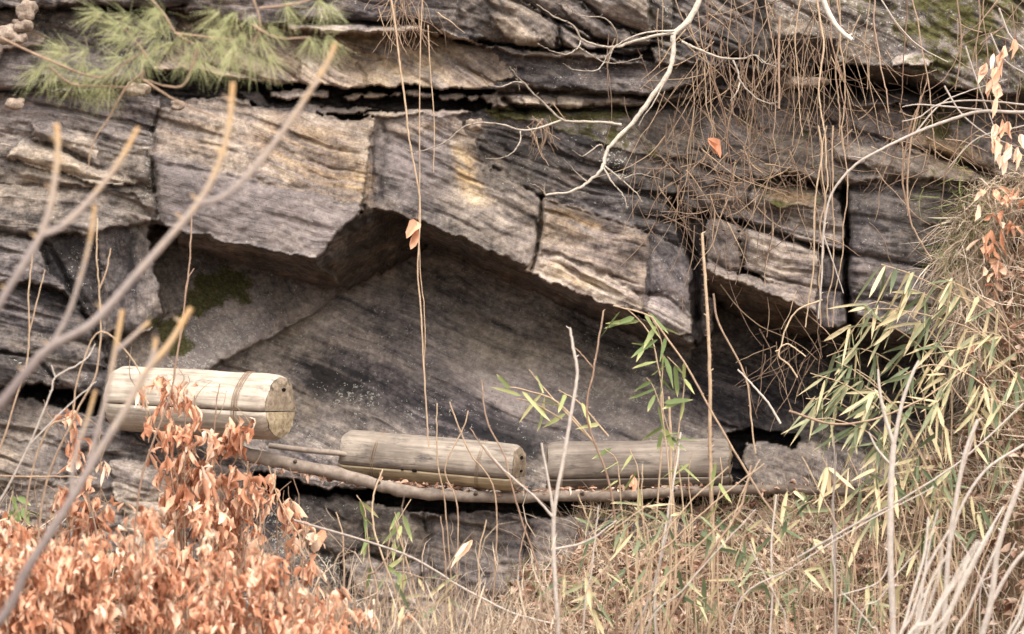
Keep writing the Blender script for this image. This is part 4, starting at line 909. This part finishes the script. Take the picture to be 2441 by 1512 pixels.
# ------------------------------------------------------------------ single dead leaves
def dead_leaf(label, px, py, ang, L, W, d, c, group=None, mat=None):
    mb = MB(); a = R(ang); p = at(px, py, d)
    leaves(mb, p, [[math.cos(a), -.15, -math.sin(a)]], L * S, W * S, c, 'leaf', .35, .5, face=[[0, -1, .2]])
    leaves(mb, p, [[math.cos(a + .25), -.35, -math.sin(a + .25)]], L * S * .8, W * S * .7, min(1, c + .1), 'leaf', .25, .8, face=[[.4, -1, .1]])
    tube(mb, [p, p + np.array([0, 0, .03])], .0012, .001, 4, .1, 1)
    return tag(mb.build('dead_leaf', mat or M_ORANGE), label, 'dead leaf', group)
dead_leaf('dry pinkish brown leaf caught on the long hanging vine beside the prow', 992, 528, 112, 58, 42, .95, .48)
dead_leaf('bright rust orange leaf lying alone on the brown rock of the upper right', 1688, 330, 55, 50, 30, .55, .30)
dead_leaf('small orange leaf just right of the pale log end above the pole', 655, 1130, 100, 36, 26, .9, .6)
dead_leaf('small salmon leaf in front of the dull brown log', 1508, 1132, 100, 36, 24, 1.2, .6)
dead_leaf('tan curled leaf below the middle log', 1125, 1288, 120, 70, 22, 1.2, .8)
dead_leaf('orange curled leaf to the right of the dark lichened rock', 772, 1258, 110, 46, 20, 1.0, .38)
for k, (x, y) in enumerate(((2350,150),(2368,128),(2376,160),(2390,140),(2362,190),(2380,200),(2376,230),(2396,110),(2420,95))):
    dead_leaf('curled salmon leaf in the upper bunch at the right edge', x, y, 95 + rnd.uniform(-25, 25), rnd.uniform(34, 50), rnd.uniform(13, 20), .95 + rnd.uniform(-.05, .1), rnd.uniform(.55, .95), 'curled leaves in the upper bunch at the right edge')
for k, (x, y) in enumerate(((2372,296),(2388,284),(2400,290),(2366,330),(2382,330),(2398,340),(2410,345),(2430,320),(2392,370),(2370,350),(2425,350))):
    dead_leaf('curled salmon leaf in the lower bunch at the right edge', x, y, 95 + rnd.uniform(-25, 25), rnd.uniform(34, 54), rnd.uniform(13, 20), .95 + rnd.uniform(-.05, .1), rnd.uniform(.6, .98), 'curled leaves in the lower bunch at the right edge')

# ------------------------------------------------------------------ pine boughs
def pine(label, twigs, tufts, d):
    r = empty('pine_bough', at(twigs[0][0][0], twigs[0][0][1], d), label, 'pine bough', 'pine boughs hanging in at the upper left')
    mb = MB()
    for t in twigs: tube(mb, path(t, d + rnd.uniform(-.06, .06)), PXM(3.2, d), PXM(1.5, d), 6, .5, 6, .001, .05)
    mb.build('twigs', M_VINE, r)
    mb = MB()
    for (x, y, a) in tufts:
        n = rnd.randint(38, 62); p = at(x, y, d + rnd.uniform(-.15, .15)); ax = R(a)
        dirs = np.array([[math.cos(ax + rnd.gauss(0, .62)), rnd.gauss(0, .4), -math.sin(ax + rnd.gauss(0, .62))] for _ in range(n)])
        base = p + dirs * RS.uniform(0, .02, (n, 1)) + RS.normal(0, .008, (n, 3))
        leaves(mb, base, dirs, RS.uniform(.09, .155, n), .0016, RS.uniform(.2, .85, n), 'needle', .18)
    mb.build('needles', M_PINE, r)
pine('bushiest pine bough, drooping lowest at the far left', [[(0,90),(130,150),(240,186),(300,150),(345,120)],[(130,150),(100,130)],[(118,160),(170,200),(240,206),(320,205),(345,170)],[(345,170),(300,210),(260,280),(222,340),(210,400)]],
     [(150,120,160),(110,150,120),(130,165,100),(165,160,170),(200,150,110),(235,165,140),(180,190,95),(230,200,95),(270,170,150),(90,165,140),(290,140,160),(320,125,120),(310,165,100),(345,130,90),(262,205,90),(165,130,190),(380,100,110),(210,120,150)], 3.6)
pine('middle pine bough hanging over the left end of the dark gap', [[(300,-60),(380,20),(420,80),(470,110)],[(350,140),(340,120),(290,60)],[(470,118),(440,200),(395,205),(345,190)],[(340,190),(420,240),(520,282)],[(420,80),(500,90),(560,96)]],
     [(240,30,170),(310,40,150),(370,20,90),(330,70,140),(400,50,110),(300,90,160),(440,80,100),(410,100,150),(470,100,80),(500,70,60),(450,130,100),(520,110,80),(370,80,180),(480,140,95),(390,30,170),(280,60,200)], 3.8)
pine('thinnest pine bough, farthest right of the green needles', [[(560,-80),(600,-10),(620,60),(600,110)],[(620,20),(700,10),(780,-10)],[(600,60),(660,90),(740,90)]],
     [(560,30,120),(600,40,90),(580,80,100),(620,90,70),(560,110,110),(640,60,50),(600,130,95),(520,30,150),(680,10,60),(760,0,80),(780,10,60),(550,140,100),(740,90,90),(780,88,70),(540,70,130),(640,130,70)], 4.0)

# ------------------------------------------------------------------ orange-leaved shrubs, lower left
def oak_shrub(label, stems, n, d, Lr=(20, 46), Wr=(5, 13.5), spread=16, c=(.3, .95), group='orange leaved shrubs at the lower left'):
    kk = .78 if d > 2.5 else 1.0; Lr = (Lr[0] * kk, Lr[1] * kk); Wr = (Wr[0] * kk, Wr[1] * kk); n = int(n / kk ** 1.5)
    P0 = ground_path(stems[0], d); r = empty('oak_shrub', P0[0], label, 'shrub', group)
    mb = MB(); pts = []
    for s_ in stems:
        dd = d + rnd.uniform(-.12, .12); Q = tube(mb, ground_path(s_, dd), PXM(2.8, d), PXM(1.3, d), 5, .4, 4, .002, .05)
        top = Q[-int(len(s_) * 4):]; pts.append(top[int(len(top) * .15):])
    for q in range(len(stems) * 3):      # bare side twigs
        b0 = pts[q % len(pts)]; p = b0[rnd.randrange(len(b0))]; tube(mb, [p, p + np.array([rnd.uniform(-.05, .05), -.02, .05]), p + np.array([rnd.uniform(-.09, .09), -.03, rnd.uniform(.08, .16)])], .0028, .0014, 5, .6, 3)
    mb.build('stems', M_VINE, r)
    n = int(n * (1.9 if d > 2.5 else 1.5)); A = np.concatenate(pts); mb = MB(); nn = max(4, n // 7)      # leaves hang in bunches from the nodes
    node = A[RS.randint(0, len(A), nn)] + RS.normal(0, 1, (nn, 3)) * np.array([spread, spread, spread * .7]) * S * .95
    own = RS.randint(0, nn, n); pick = node[own] + RS.normal(0, 1, (n, 3)) * np.array([7, 9, 6]) * S; tint = RS.normal(0, .16, nn)[own]
    dirs = np.stack([RS.normal(0, .30, n), RS.normal(-.15, .4, n), -np.abs(RS.normal(.95, .35, n))], -1)
    up = RS.rand(n) < .14; dirs[up, 2] *= -.7
    leaves(mb, pick, dirs, RS.uniform(*Lr, n) * S * .95, RS.uniform(*Wr, n) * S, np.clip(RS.beta(1.5, 1.5, n) * (c[1] - c[0]) + c[0] + tint, 0, 1), 'leaf', .42, 1.3, .22)
    mb.build('foliage', M_ORANGE, r)
def stems_in(x0, x1, y0, y1, k, lean=10):
    out = []
    for i in range(k):
        x = rnd.uniform(x0, x1); t = y0 + rnd.uniform(0, (y1 - y0) * .5); xx = x + rnd.uniform(-lean, lean)
        out.append([(x, y1), ((x + xx) / 2 + rnd.uniform(-8, 8), (t + y1) / 2), (xx, t)])
    return out
oak_shrub('orange shrub reaching highest, its leaves over the front of the palest log', [[(420,1250),(410,1150),(380,1050),(345,960),(310,900)],[(430,1250),(430,1150),(420,1040),(400,960),(385,905)],[(460,1250),(465,1120),(450,1030),(465,980),(460,930)],
   [(480,1250),(500,1120),(510,1040),(515,960),(524,915)],[(470,1250),(560,1100),(585,1030),(600,1015)],[(420,1250),(480,1100),(540,1050),(560,1020)],[(420,1250),(420,1130),(380,1060),(350,1000)],[(440,1250),(440,1100),(440,980),(430,920)]], 270, 1.6, spread=13)
oak_shrub('small spray of orange leaves at the left, in front of the dark slot', [[(230,1300),(205,1180),(180,1060),(170,990)],[(230,1300),(200,1150),(150,1040),(135,1010)],[(240,1300),(240,1100),(235,1030)]], 36, 1.8, spread=10)
oak_shrub('orange shrub filling the gap below the tall one', stems_in(400, 620, 1080, 1260, 9), 230, 1.5)
oak_shrub('narrow orange shrub at the right end of the leafy mass, beside the dark rock', [[(720,1420),(715,1300),(712,1180)],[(700,1420),(690,1300),(694,1190)],[(660,1400),(662,1300),(660,1200)]], 30, 1.3, spread=7, Lr=(28, 52), Wr=(9, 15))
oak_shrub('orange shrub rising at the left below the pale boulder', [[(150,1400),(160,1260),(150,1170)],[(140,1400),(120,1260),(130,1180)],[(250,1400),(246,1260),(248,1190)],[(296,1400),(296,1300),(298,1210)]], 90, 1.8, spread=10)
oak_shrub('orange shrub in the bottom left corner', stems_in(-60, 180, 1240, 1540, 14), 459, 3.5)
oak_shrub('orange shrub along the bottom, second from the left corner', stems_in(120, 360, 1230, 1540, 14), 482, 3.4)
oak_shrub('orange shrub along the bottom, under the pale boulder', stems_in(300, 520, 1220, 1540, 14), 482, 3.2)
oak_shrub('orange shrub along the bottom, in front of the dark lichened rock', stems_in(460, 680, 1300, 1540, 12), 379, 3.2)
oak_shrub('orange shrub low in the centre left, the rightmost dense one', stems_in(620, 800, 1370, 1560, 10), 218, 3.2)
oak_shrub('sparse orange shrub farthest right on the bottom edge', [[(860,1600),(880,1500),(890,1430)],[(820,1600),(840,1480),(850,1380)],[(960,1600),(960,1480),(985,1370)],[(800,1600),(790,1480),(780,1400)]], 38, 2.0, spread=12)
oak_shrub('thin orange shrub on the bottom edge between the dense ones and the middle', stems_in(740, 900, 1400, 1580, 7), 100, 2.4, spread=20, c=(.35, 1))
oak_shrub('scattered orange sprays standing clear of the dense shrubs, right of the pale boulder', stems_in(560, 740, 1230, 1440, 7), 70, 1.8, spread=16, c=(.35, 1))
oak_shrub('orange shrub behind the bottom row, at the left edge under the grey rocks', stems_in(-40, 240, 1180, 1360, 12), 230, 1.6, c=(.15, .8))
oak_shrub('orange shrub behind the bottom row, left of the dark lichened rock', stems_in(420, 640, 1170, 1360, 10), 200, 1.3, c=(.2, .8))

# ------------------------------------------------------------------ bamboo
def bamboo(label, culms, d, mat, n=9, L=(58, 108), W=(6, 11.5), droop=100, sp=30, c=(.15, 1.15), group='dwarf bamboo clumps on the right', root=True, fans=None):
    first = ground_path(culms[0], d) if root else path(culms[0], d)
    r = empty('bamboo_clump', first[0], label, 'bamboo', group)
    ms, ml = MB(), MB()
    for cu in culms:
        dd = d + rnd.uniform(-.15, .15); P = ground_path(cu, dd) if root else path(cu, dd)
        thin = .55 if 'low bamboo' in group else 1; Q = tube(ms, P, PXM(2.6 * thin, d), PXM(1.2 * thin, d), 5, .75, 5, .001 if thin == 1 else .006, .04)
        tip = Q[-int(len(cu) * 3.2):]
        for q in tip[::3]:
            k = rnd.randint(1, max(1, int(n * (.42 if n < 5 else .8)))) if fans is None else fans
            for _ in range(k):
                a = R(droop + rnd.gauss(0, sp)); leaves(ml, q + RS.normal(0, .012, 3), [[math.cos(a), rnd.gauss(-.1, .35), -math.sin(a)]], rnd.uniform(*L) * S, rnd.uniform(*W) * S, rnd.uniform(*c), 'bamboo', .22, .25, face=[[0, -1, .3]])
    ms.build('culms', M_VINE, r); ml.build('foliage', mat, r)
bamboo('bamboo clump drooping over the right end of the black recess', [[(2440,820),(2350,740),(2250,690),(2160,650),(2100,630)],[(2420,900),(2340,800),(2240,760),(2150,740),(2080,735)],[(2380,860),(2300,760),(2200,700),(2160,690)],[(2400,780),(2320,700),(2240,660)]], 1.0, M_BAMBOO, 8, droop=125)
bamboo('bamboo clump hanging in front of the black hole, middle of the right side', [[(2440,960),(2360,880),(2280,830),(2200,830)],[(2420,1000),(2320,900),(2220,870),(2140,900)],[(2400,1050),(2300,960),(2250,900),(2210,880)],[(2440,860),(2380,800),(2300,790)]], 1.15, M_BAMBOO, 8, droop=115)
bamboo('bamboo clump farthest left of the big ones, leaning left over the ledge', [[(2200,1140),(2120,1000),(2020,920),(1930,890)],[(2180,1160),(2100,1040),(2000,960),(1920,950)],[(2160,1160),(2080,1040),(1990,1000),(1930,1000)],[(2220,1140),(2140,980),(2060,900),(1990,860)],[(2200,1100),(2100,930),(2040,880)]], 1.0, M_BAMBOO, 10, droop=125, c=(.15, .8))
bamboo('bamboo clump between the pale forked shrub and the leaning clump', [[(2240,1200),(2180,1060),(2120,960),(2060,920)],[(2260,1180),(2200,1030),(2170,940)],[(2280,1160),(2250,1020),(2220,930)],[(2200,1200),(2140,1080),(2080,1010)]], 1.2, M_BAMBOO, 9, droop=110)
bamboo('bamboo clump at the right edge under the grassy slope', [[(2440,1100),(2380,960),(2340,900)],[(2400,1120),(2350,1020),(2300,960)],[(2460,1020),(2420,900),(2360,850)],[(2440,1180),(2380,1080),(2300,1040)]], 1.4, M_BAMBOO, 7, droop=100)
bamboo('bamboo clump hanging highest, over the lower end of the tall vertical crack', [[(2240,900),(2160,800),(2080,770),(2000,790)],[(2260,860),(2180,760),(2100,720),(2040,740)],[(2200,940),(2120,860),(2040,830),(1970,850)]], .95, M_BAMBOO, 8, droop=120)
bamboo('low bamboo clump in front of the rock right of the logs', [[(2010,1260),(1990,1160),(1960,1090)],[(2040,1260),(2050,1160),(2020,1080)],[(2080,1270),(2090,1170),(2080,1100)],[(2130,1260),(2130,1180),(2120,1120)]], 1.3, M_BAMBOO, 8, droop=105)
for k, (x, y, lb) in enumerate(((1450,1280,'low bamboo tuft under the dull brown log, leftmost one'),(1560,1270,'low bamboo tuft under the middle of the dull brown log'),(1680,1290,'low bamboo tuft below the thorny stem'),(1800,1300,'low bamboo tuft below the right end of the pole'),
        (1400,1440,'low bamboo tuft at the bottom, right of the straight pale stem'),(1560,1420,'low bamboo tuft at the bottom centre right'),(1700,1440,'low bamboo tuft on the bottom bank left of the brown slanting twig'),(1860,1420,'low bamboo tuft on the bottom bank amid fallen leaves'),
        (1980,1360,'low bamboo tuft left of the pale forked shrub'),(2200,1330,'low bamboo tuft right of the pale forked shrub'),(2080,1460,'low bamboo tuft at the foot of the pale forked shrub'),(2310,1250,'low bamboo tuft among the grey stems at the right'),(2240,1180,'bamboo tuft level with the pole at the right'),
        (1000,1440,'low green bamboo tuft at the bottom, left of centre'),(1900,1240,'low bamboo tuft beside the end of the pole'))):
    bamboo(lb, [[(x + rnd.uniform(-50, 50), y + 50), (x + rnd.uniform(-60, 60), y), (x + rnd.uniform(-80, 80), y - 50), (x + rnd.uniform(-120, 120), y - 75)] for _ in range(4)], 1.5 + (y - 1200) / 500, M_BAMBOO, 4, (40, 85), (5, 11), 95, 50, (.1, .9), 'low bamboo tufts on the bank')
bamboo('slender bamboo with fresh green leaves standing in front of the overhang', [[(1600,1240),(1590,1080),(1575,960),(1580,870),(1572,800),(1545,745)],[(1630,1240),(1610,1080),(1560,930),(1540,900)],[(1600,1200),(1620,1000),(1630,900),(1590,850)]], 1.3, M_GREENLEAF, 2, (40, 70), (7, 12), 100, 55, (.1, .7), 'slender fresh green bamboo', fans=2)
bamboo('slender bamboo with a long leaf pointing left under the dark overhang', [[(1580,980),(1565,860),(1550,800),(1520,760),(1490,735)]], 1.3, M_GREENLEAF, 2, (60, 85), (9, 14), 165, 40, (.1, .6), 'slender fresh green bamboo', fans=1)
bamboo('yellow green bamboo sprigs above the gap between the middle and right logs', [[(1420,1060),(1330,960),(1250,930),(1200,920)],[(1400,1040),(1300,930),(1260,880)],[(1450,1040),(1380,960),(1330,930)],[(1340,1000),(1270,960),(1230,950)]], 1.2, M_GREENLEAF, 2, (45, 90), (6, 11), 110, 45, (.4, 1), 'slender fresh green bamboo', root=False, fans=1)
bamboo('bamboo sprigs in front of the dull brown log', [[(1480,1200),(1470,1100),(1440,1070)],[(1520,1200),(1520,1120),(1500,1070)],[(1700,1240),(1720,1150),(1716,1090)],[(1650,1240),(1640,1140),(1650,1080)]], 1.2, M_GREENLEAF, 2, (40, 70), (7, 11), 120, 50, (.2, .9), 'slender fresh green bamboo', fans=1)
bamboo('green sprigs hanging under the pole below the middle log', [[(900,1420),(880,1330),(870,1220),(850,1180)],[(960,1420),(960,1300),(940,1220)],[(920,1400),(930,1280),(980,1190)]], 1.2, M_GREENLEAF, 2, (35, 60), (7, 12), 90, 50, (.1, .8), 'slender fresh green bamboo', fans=2)
bamboo('green leafy sprig at the left edge below the grey rocks', [[(10,1280),(20,1220),(30,1170)],[(60,1270),(50,1210),(40,1180)]], 1.4, M_GREENLEAF, 3, (35, 55), (10, 15), 60, 60, (.1, .5), 'slender fresh green bamboo', fans=2)

# ------------------------------------------------------------------ grey forked shrubs on the right bank
GS = 'bare grey shrubs on the bank'
sapling('pale forked shrub standing tallest on the right bank', [(2130,1600),(2128,1480),(2122,1340),(2122,1220),(2124,1130),(2130,1060)],
   [([(2130,1060),(2108,990),(2096,930),(2092,880)], 5, 2.6), ([(2130,1060),(2150,960),(2175,890),(2190,860)], 5.5, 3), ([(2124,1110),(2090,1070),(2070,1030)], 3.5, 2), ([(2122,1340),(2090,1390),(2000,1420)], 2.5, 1.5)], 2.3, 9, 7, M_GREYBARK, 'bare_shrub', 'shrub', GS, c=.6, c1=.75)
sapling('grey shrub with two crooked stems right of the pale forked one', [(2240,1600),(2252,1440),(2262,1300),(2280,1180),(2300,1080),(2330,1000)], [([(2262,1300),(2290,1210),(2350,1120),(2440,1060)], 5, 3), ([(2280,1180),(2300,1100),(2320,1040)], 3, 2)], 2.6, 8, 4.5, M_GREYBARK, 'bare_shrub', 'shrub', GS, c=.45, c1=.7)
sapling('grey shrub leaning right out of the bottom right corner', [(2320,1640),(2360,1440),(2380,1300),(2420,1180),(2470,1060)], [([(2360,1440),(2420,1340),(2500,1260)], 6, 4)], 3.2, 9, 6, M_GREYBARK, 'bare_shrub', 'shrub', GS, c=.5, c1=.7)
sapling('slim dark shrub between the bamboo and the bank, left of the pale forked one', [(1992,1560),(1990,1420),(1988,1280),(1984,1200)], [([(1984,1200),(1990,1120),(1986,1040)], 3, 1.8)], 2.0, 5, 3.4, M_GREYBARK, 'bare_shrub', 'shrub', GS, c=.25, c1=.35)
sapling('slim pale stem leaning right between two low bamboo tufts', [(1830,1560),(1840,1430),(1838,1300),(1850,1180)], (), 2.0, 4, 2, M_GREYBARK, 'bare_shrub', 'shrub', GS, c=.6, c1=.8)
sapling('thin dark shrub slanting left at the bottom centre right', [(1480,1600),(1545,1430),(1580,1310),(1600,1230)], (), 2.0, 4, 2.2, M_GREYBARK, 'bare_shrub', 'shrub', GS, c=.3, c1=.5)
for k in range(24):
    x = rnd.uniform(2120, 2500); a = rnd.uniform(.1, .5); L_ = rnd.uniform(200, 420)
    sapling('slender grey stem fanning up from the bottom right corner', [(x, 1600), (x + a * L_ * .4, 1600 - L_ * .4), (x + a * L_ * .8 + rnd.uniform(-14, 14), 1600 - L_ * .75), (x + a * L_ * 1.15, 1600 - L_)], (), 4.2 + rnd.uniform(-.8, 1.2), rnd.uniform(3, 5.5), rnd.uniform(1.8, 3), M_GREYBARK,
            'slender_stem', 'stem', 'slender grey stems in the bottom right corner', c=rnd.uniform(.5, .9), c1=.8)
for k in range(34):
    x = rnd.uniform(1300, 2420); y = rnd.uniform(1300, 1560); a = rnd.gauss(.1, .5); L_ = rnd.uniform(120, 300)
    twig('thin pale dry stem standing in the grass of the right bank', [(x, y), (x + a * L_ * .3 + rnd.uniform(-8, 8), y - L_ * .35), (x + a * L_ * .65, y - L_ * .7), (x + a * L_ + rnd.uniform(-15, 15), y - L_)], (), 1.6 + (y - 1200) / 300, rnd.uniform(1.6, 3), 1.2, rnd.choice((M_GREYBARK, M_VINE, M_VINE)), .45, .85, group='thin pale dry stems on the right bank', name='dry_stem', cat='stem')
twig('long pinkish twig slanting over the right bank from lower left to upper right', [(1900,1330),(2020,1260),(2150,1190),(2300,1090),(2440,960)], (), 2.2, 3.2, 2, M_GREYBARK, root=False)
twig('long twig in front of the black recess, running from the bamboo to the right', [(1880,980),(1980,1010),(2080,1000),(2200,950),(2300,880)], (), 1.5, 3, 1.8, M_VINE, root=False)
twig('pale thin twig pointing up left from the ledge to the right recess', [(1860,1010),(1830,960),(1790,915),(1758,880)], (), .9, 3, 2, M_GREYBARK, .8, .9, root=False)
twig('yellowish curling tendril below the striped block', [(1960,715),(1900,740),(1870,790),(1860,830),(1848,838)], (), .8, 2.2, 1.6, M_VINE, .8, .9, root=False)
twig('yellowish tendril curling beside the other one in the recess', [(1900,900),(1880,870),(1856,850),(1862,826),(1882,822),(1920,850)], (), .8, 2.2, 1.6, M_VINE, .8, .9, root=False)

# ------------------------------------------------------------------ debris on the ledge
k = 420; X = RS.uniform(560, 2000, k); base_y = np.interp(X, [560, 850, 1250, 1700, 2000], [1092, 1150, 1172, 1164, 1160])
P = np.array([at(x, y + rnd.gauss(2, 5), rnd.uniform(.44, .62)) for x, y in zip(X, base_y)]) + np.array([0, 0, .006])
mb = MB(); leaves(mb, P, np.stack([RS.normal(0, 1, k), RS.normal(-.4, .5, k), RS.normal(0, .3, k)], -1), RS.uniform(.02, .06, k), RS.uniform(.008, .022, k), RS.uniform(0, .9, k), 'leaf', .3, .9, .1)
for q in range(60):
    x = rnd.uniform(560, 2000); y = float(np.interp(x, [560, 850, 1250, 1700, 2000], [1092, 1150, 1172, 1164, 1160])); p = at(x, y, rnd.uniform(.45, .62))
    tube(mb, [p, p + np.array([rnd.uniform(-.07, .07), rnd.uniform(-.03, .03), rnd.uniform(-.01, .02)])], .0022, .0014, 5, .2, 1)
tag(mb.build('ledge_debris', M_LITTER), 'dead leaves and broken twigs lying along the ledge around the logs', kind='stuff')
for k, (x, s_) in enumerate(((700, 1), (905, -1), (1130, 1), (1390, -1), (1600, 1))):
    y = float(np.interp(x, [620, 720, 850, 950, 1080, 1250, 1650], [1090, 1112, 1140, 1168, 1182, 1186, 1172])); p = at(x, y, .60); mb = MB()
    tube(mb, [p, p + np.array([.012 * s_, -.045, .022])], .016, .008, 8, .2, 1); o = mb.build('branch_stub', M_POLE); o.parent = bpy.data.objects['support_pole']

# ------------------------------------------------------------------ ground cover on the bank
def on_bank(n, d0, d1, x0=-3.1, x1=3.1):
    X = RS.uniform(x0, x1, n); Dd = RS.uniform(d0, d1, n); return np.stack([X, -Dd, bank_z(X, Dd)], -1)
def px_of(P):
    k = D / (D + P[:, 1]) / S
    return P[:, 0] * k + WPX / 2, HPX / 2 - P[:, 2] * k
P = on_bank(34000, .28, 4.2); n_ = len(P)
mb = MB(); dirs = np.stack([RS.normal(0, 1, n_), RS.normal(-.6, .8, n_), RS.normal(-.25, .6, n_)], -1)
px, py = px_of(P)
cc = np.clip(RS.uniform(.05, .95, n_) + .25 * fbm(px / 200, py / 200, 2, 2), 0, 1)
leaves(mb, P + np.array([0, 0, .015]) + RS.normal(0, .012, (n_, 3)), dirs, RS.uniform(.04, .09, n_), RS.uniform(.018, .042, n_), cc, 'leaf', .3, .6, .1)
tag(mb.build('leaf_litter', M_LITTER), 'brown and pinkish fallen leaves covering the bank', kind='stuff')
def blades(n, d0, d1, L, W, mat, name, label, keep=None, lean=(.0, -.2), c=(.1, .95), bend=.5, spread=.8):
    P = on_bank(n, d0, d1); px, py = px_of(P)
    if keep is not None: P = P[keep(px, py)]
    k = len(P); dirs = np.stack([RS.normal(lean[0], spread, k), RS.normal(lean[1], .35, k), np.abs(RS.normal(.75, .4, k))], -1)
    mb = MB(); leaves(mb, P, dirs, RS.uniform(*L, k), RS.uniform(*W, k), RS.uniform(*c, k), 'grass', bend, 0, .1)
    return tag(mb.build(name, mat), label, kind='stuff')
dens = lambda px, py: RS.rand(len(px)) < np.clip(.3 + .7 * (px > 1350) + .5 * (px > 900), 0, 1) * np.clip(.65 + 1.6 * fbm(px / 110, py / 110, 3, 3), .12, 1)
blades(78000, .3, 4.0, (.08, .34), (.0025, .0065), M_STRAW, 'dry_grass', 'dry straw coloured grass over the bank', dens)
blades(12000, .3, 4.0, (.10, .26), (.005, .012), M_GRASSGREEN, 'green_grass', 'thin green grass mixed into the dry grass', lambda px, py: RS.rand(len(px)) < np.clip(.1 + .8 * (px > 820) + 0 * py, 0, 1) * np.clip(.4 + 2.4 * fbm(px / 90, py / 90, 5, 3), 0, 1), c=(.1, .9))
k = 3000; X = RS.uniform(-200, 1350, k); X = np.where((X < 620) & (RS.rand(k) < .75), RS.uniform(620, 1350, k), X); Y = 1580 - np.abs(RS.normal(0, 120, k)); q = RS.uniform(1.0, 3.0, k)
P = np.array([at(x, y, d_) for x, y, d_ in zip(X, Y, q)]); dirs = np.stack([RS.normal(.05, .3, k), RS.normal(0, .3, k), np.abs(RS.normal(.9, .3, k))], -1)
g0 = bank_z(P[:, 0], -P[:, 1]); P[:, 2] = np.maximum(g0, P[:, 2] - .15)
mb = MB(); leaves(mb, P, dirs, RS.uniform(.10, .32, k), RS.uniform(.0025, .006, k), RS.uniform(.0, .75, k), 'grass', .4, 0, .1)
tag(mb.build('pale_grass', M_STRAW), 'pale dry grass growing up between the orange leaved shrubs', kind='stuff')
# grass hanging down the steep right edge
k = 17000; X = RS.uniform(2180, 2600, k); Y = RS.uniform(410, 1150, k); lim = np.interp(Y, [420, 600, 800, 1080], [2350, 2250, 2300, 2200]); ok = X > lim + RS.normal(0, 24, k); X, Y = X[ok], Y[ok]; k = len(X)
P = []
for x, y in zip(X, Y):
    h = bank_hit(x, y); P.append(h if h is not None and -h[1] < 3 else at(x, y, cliff_d(x, y) + .03))
P = np.array(P); mb = MB(); dirs = np.stack([RS.normal(-.25, .4, k), RS.normal(-.5, .25, k), RS.normal(-.5, .5, k)], -1)
leaves(mb, P, dirs, RS.uniform(.10, .28, k), RS.uniform(.003, .0075, k), RS.uniform(.1, .95, k), 'grass', .7, 0, .1)
tag(mb.build('hanging_grass', M_STRAW), 'dry grass hanging down the steep slope at the right edge', kind='stuff')
k = 200; X = RS.normal(2310, 50, k); Y = RS.normal(540, 70, k); P = np.array([at(x, y, max(cliff_d(x, y), .2) + .06) for x, y in zip(X, Y)])
mb = MB(); leaves(mb, P, np.stack([RS.normal(-.2, .6, k), RS.normal(-.5, .25, k), RS.normal(-.1, .6, k)], -1), RS.uniform(.08, .2, k), .006, RS.uniform(.2, .9, k), 'grass', .6, 0, .1)
tag(mb.build('mossy_grass', M_GRASSGREEN), 'greenish grass tuft on top of the right slope', kind='stuff')
k = 330; X = RS.uniform(2350, 2560, k); Y = RS.uniform(440, 1000, k); X += RS.normal(0, 20, k)
P = np.array([(lambda h: h if h is not None else at(x, y, .5))(bank_hit(x, y)) for x, y in zip(X, Y)]) + np.array([0, -.06, 0])
mb = MB(); leaves(mb, P, np.stack([RS.normal(0, .6, k), RS.normal(-.5, .3, k), RS.normal(-.6, .5, k)], -1), RS.uniform(.05, .10, k), RS.uniform(.02, .04, k), RS.uniform(.3, .9, k), 'leaf', .3, .5, .1)
tag(mb.build('caught_leaves', M_ORANGE), 'orange dead leaves caught in the grass at the right edge', kind='stuff')
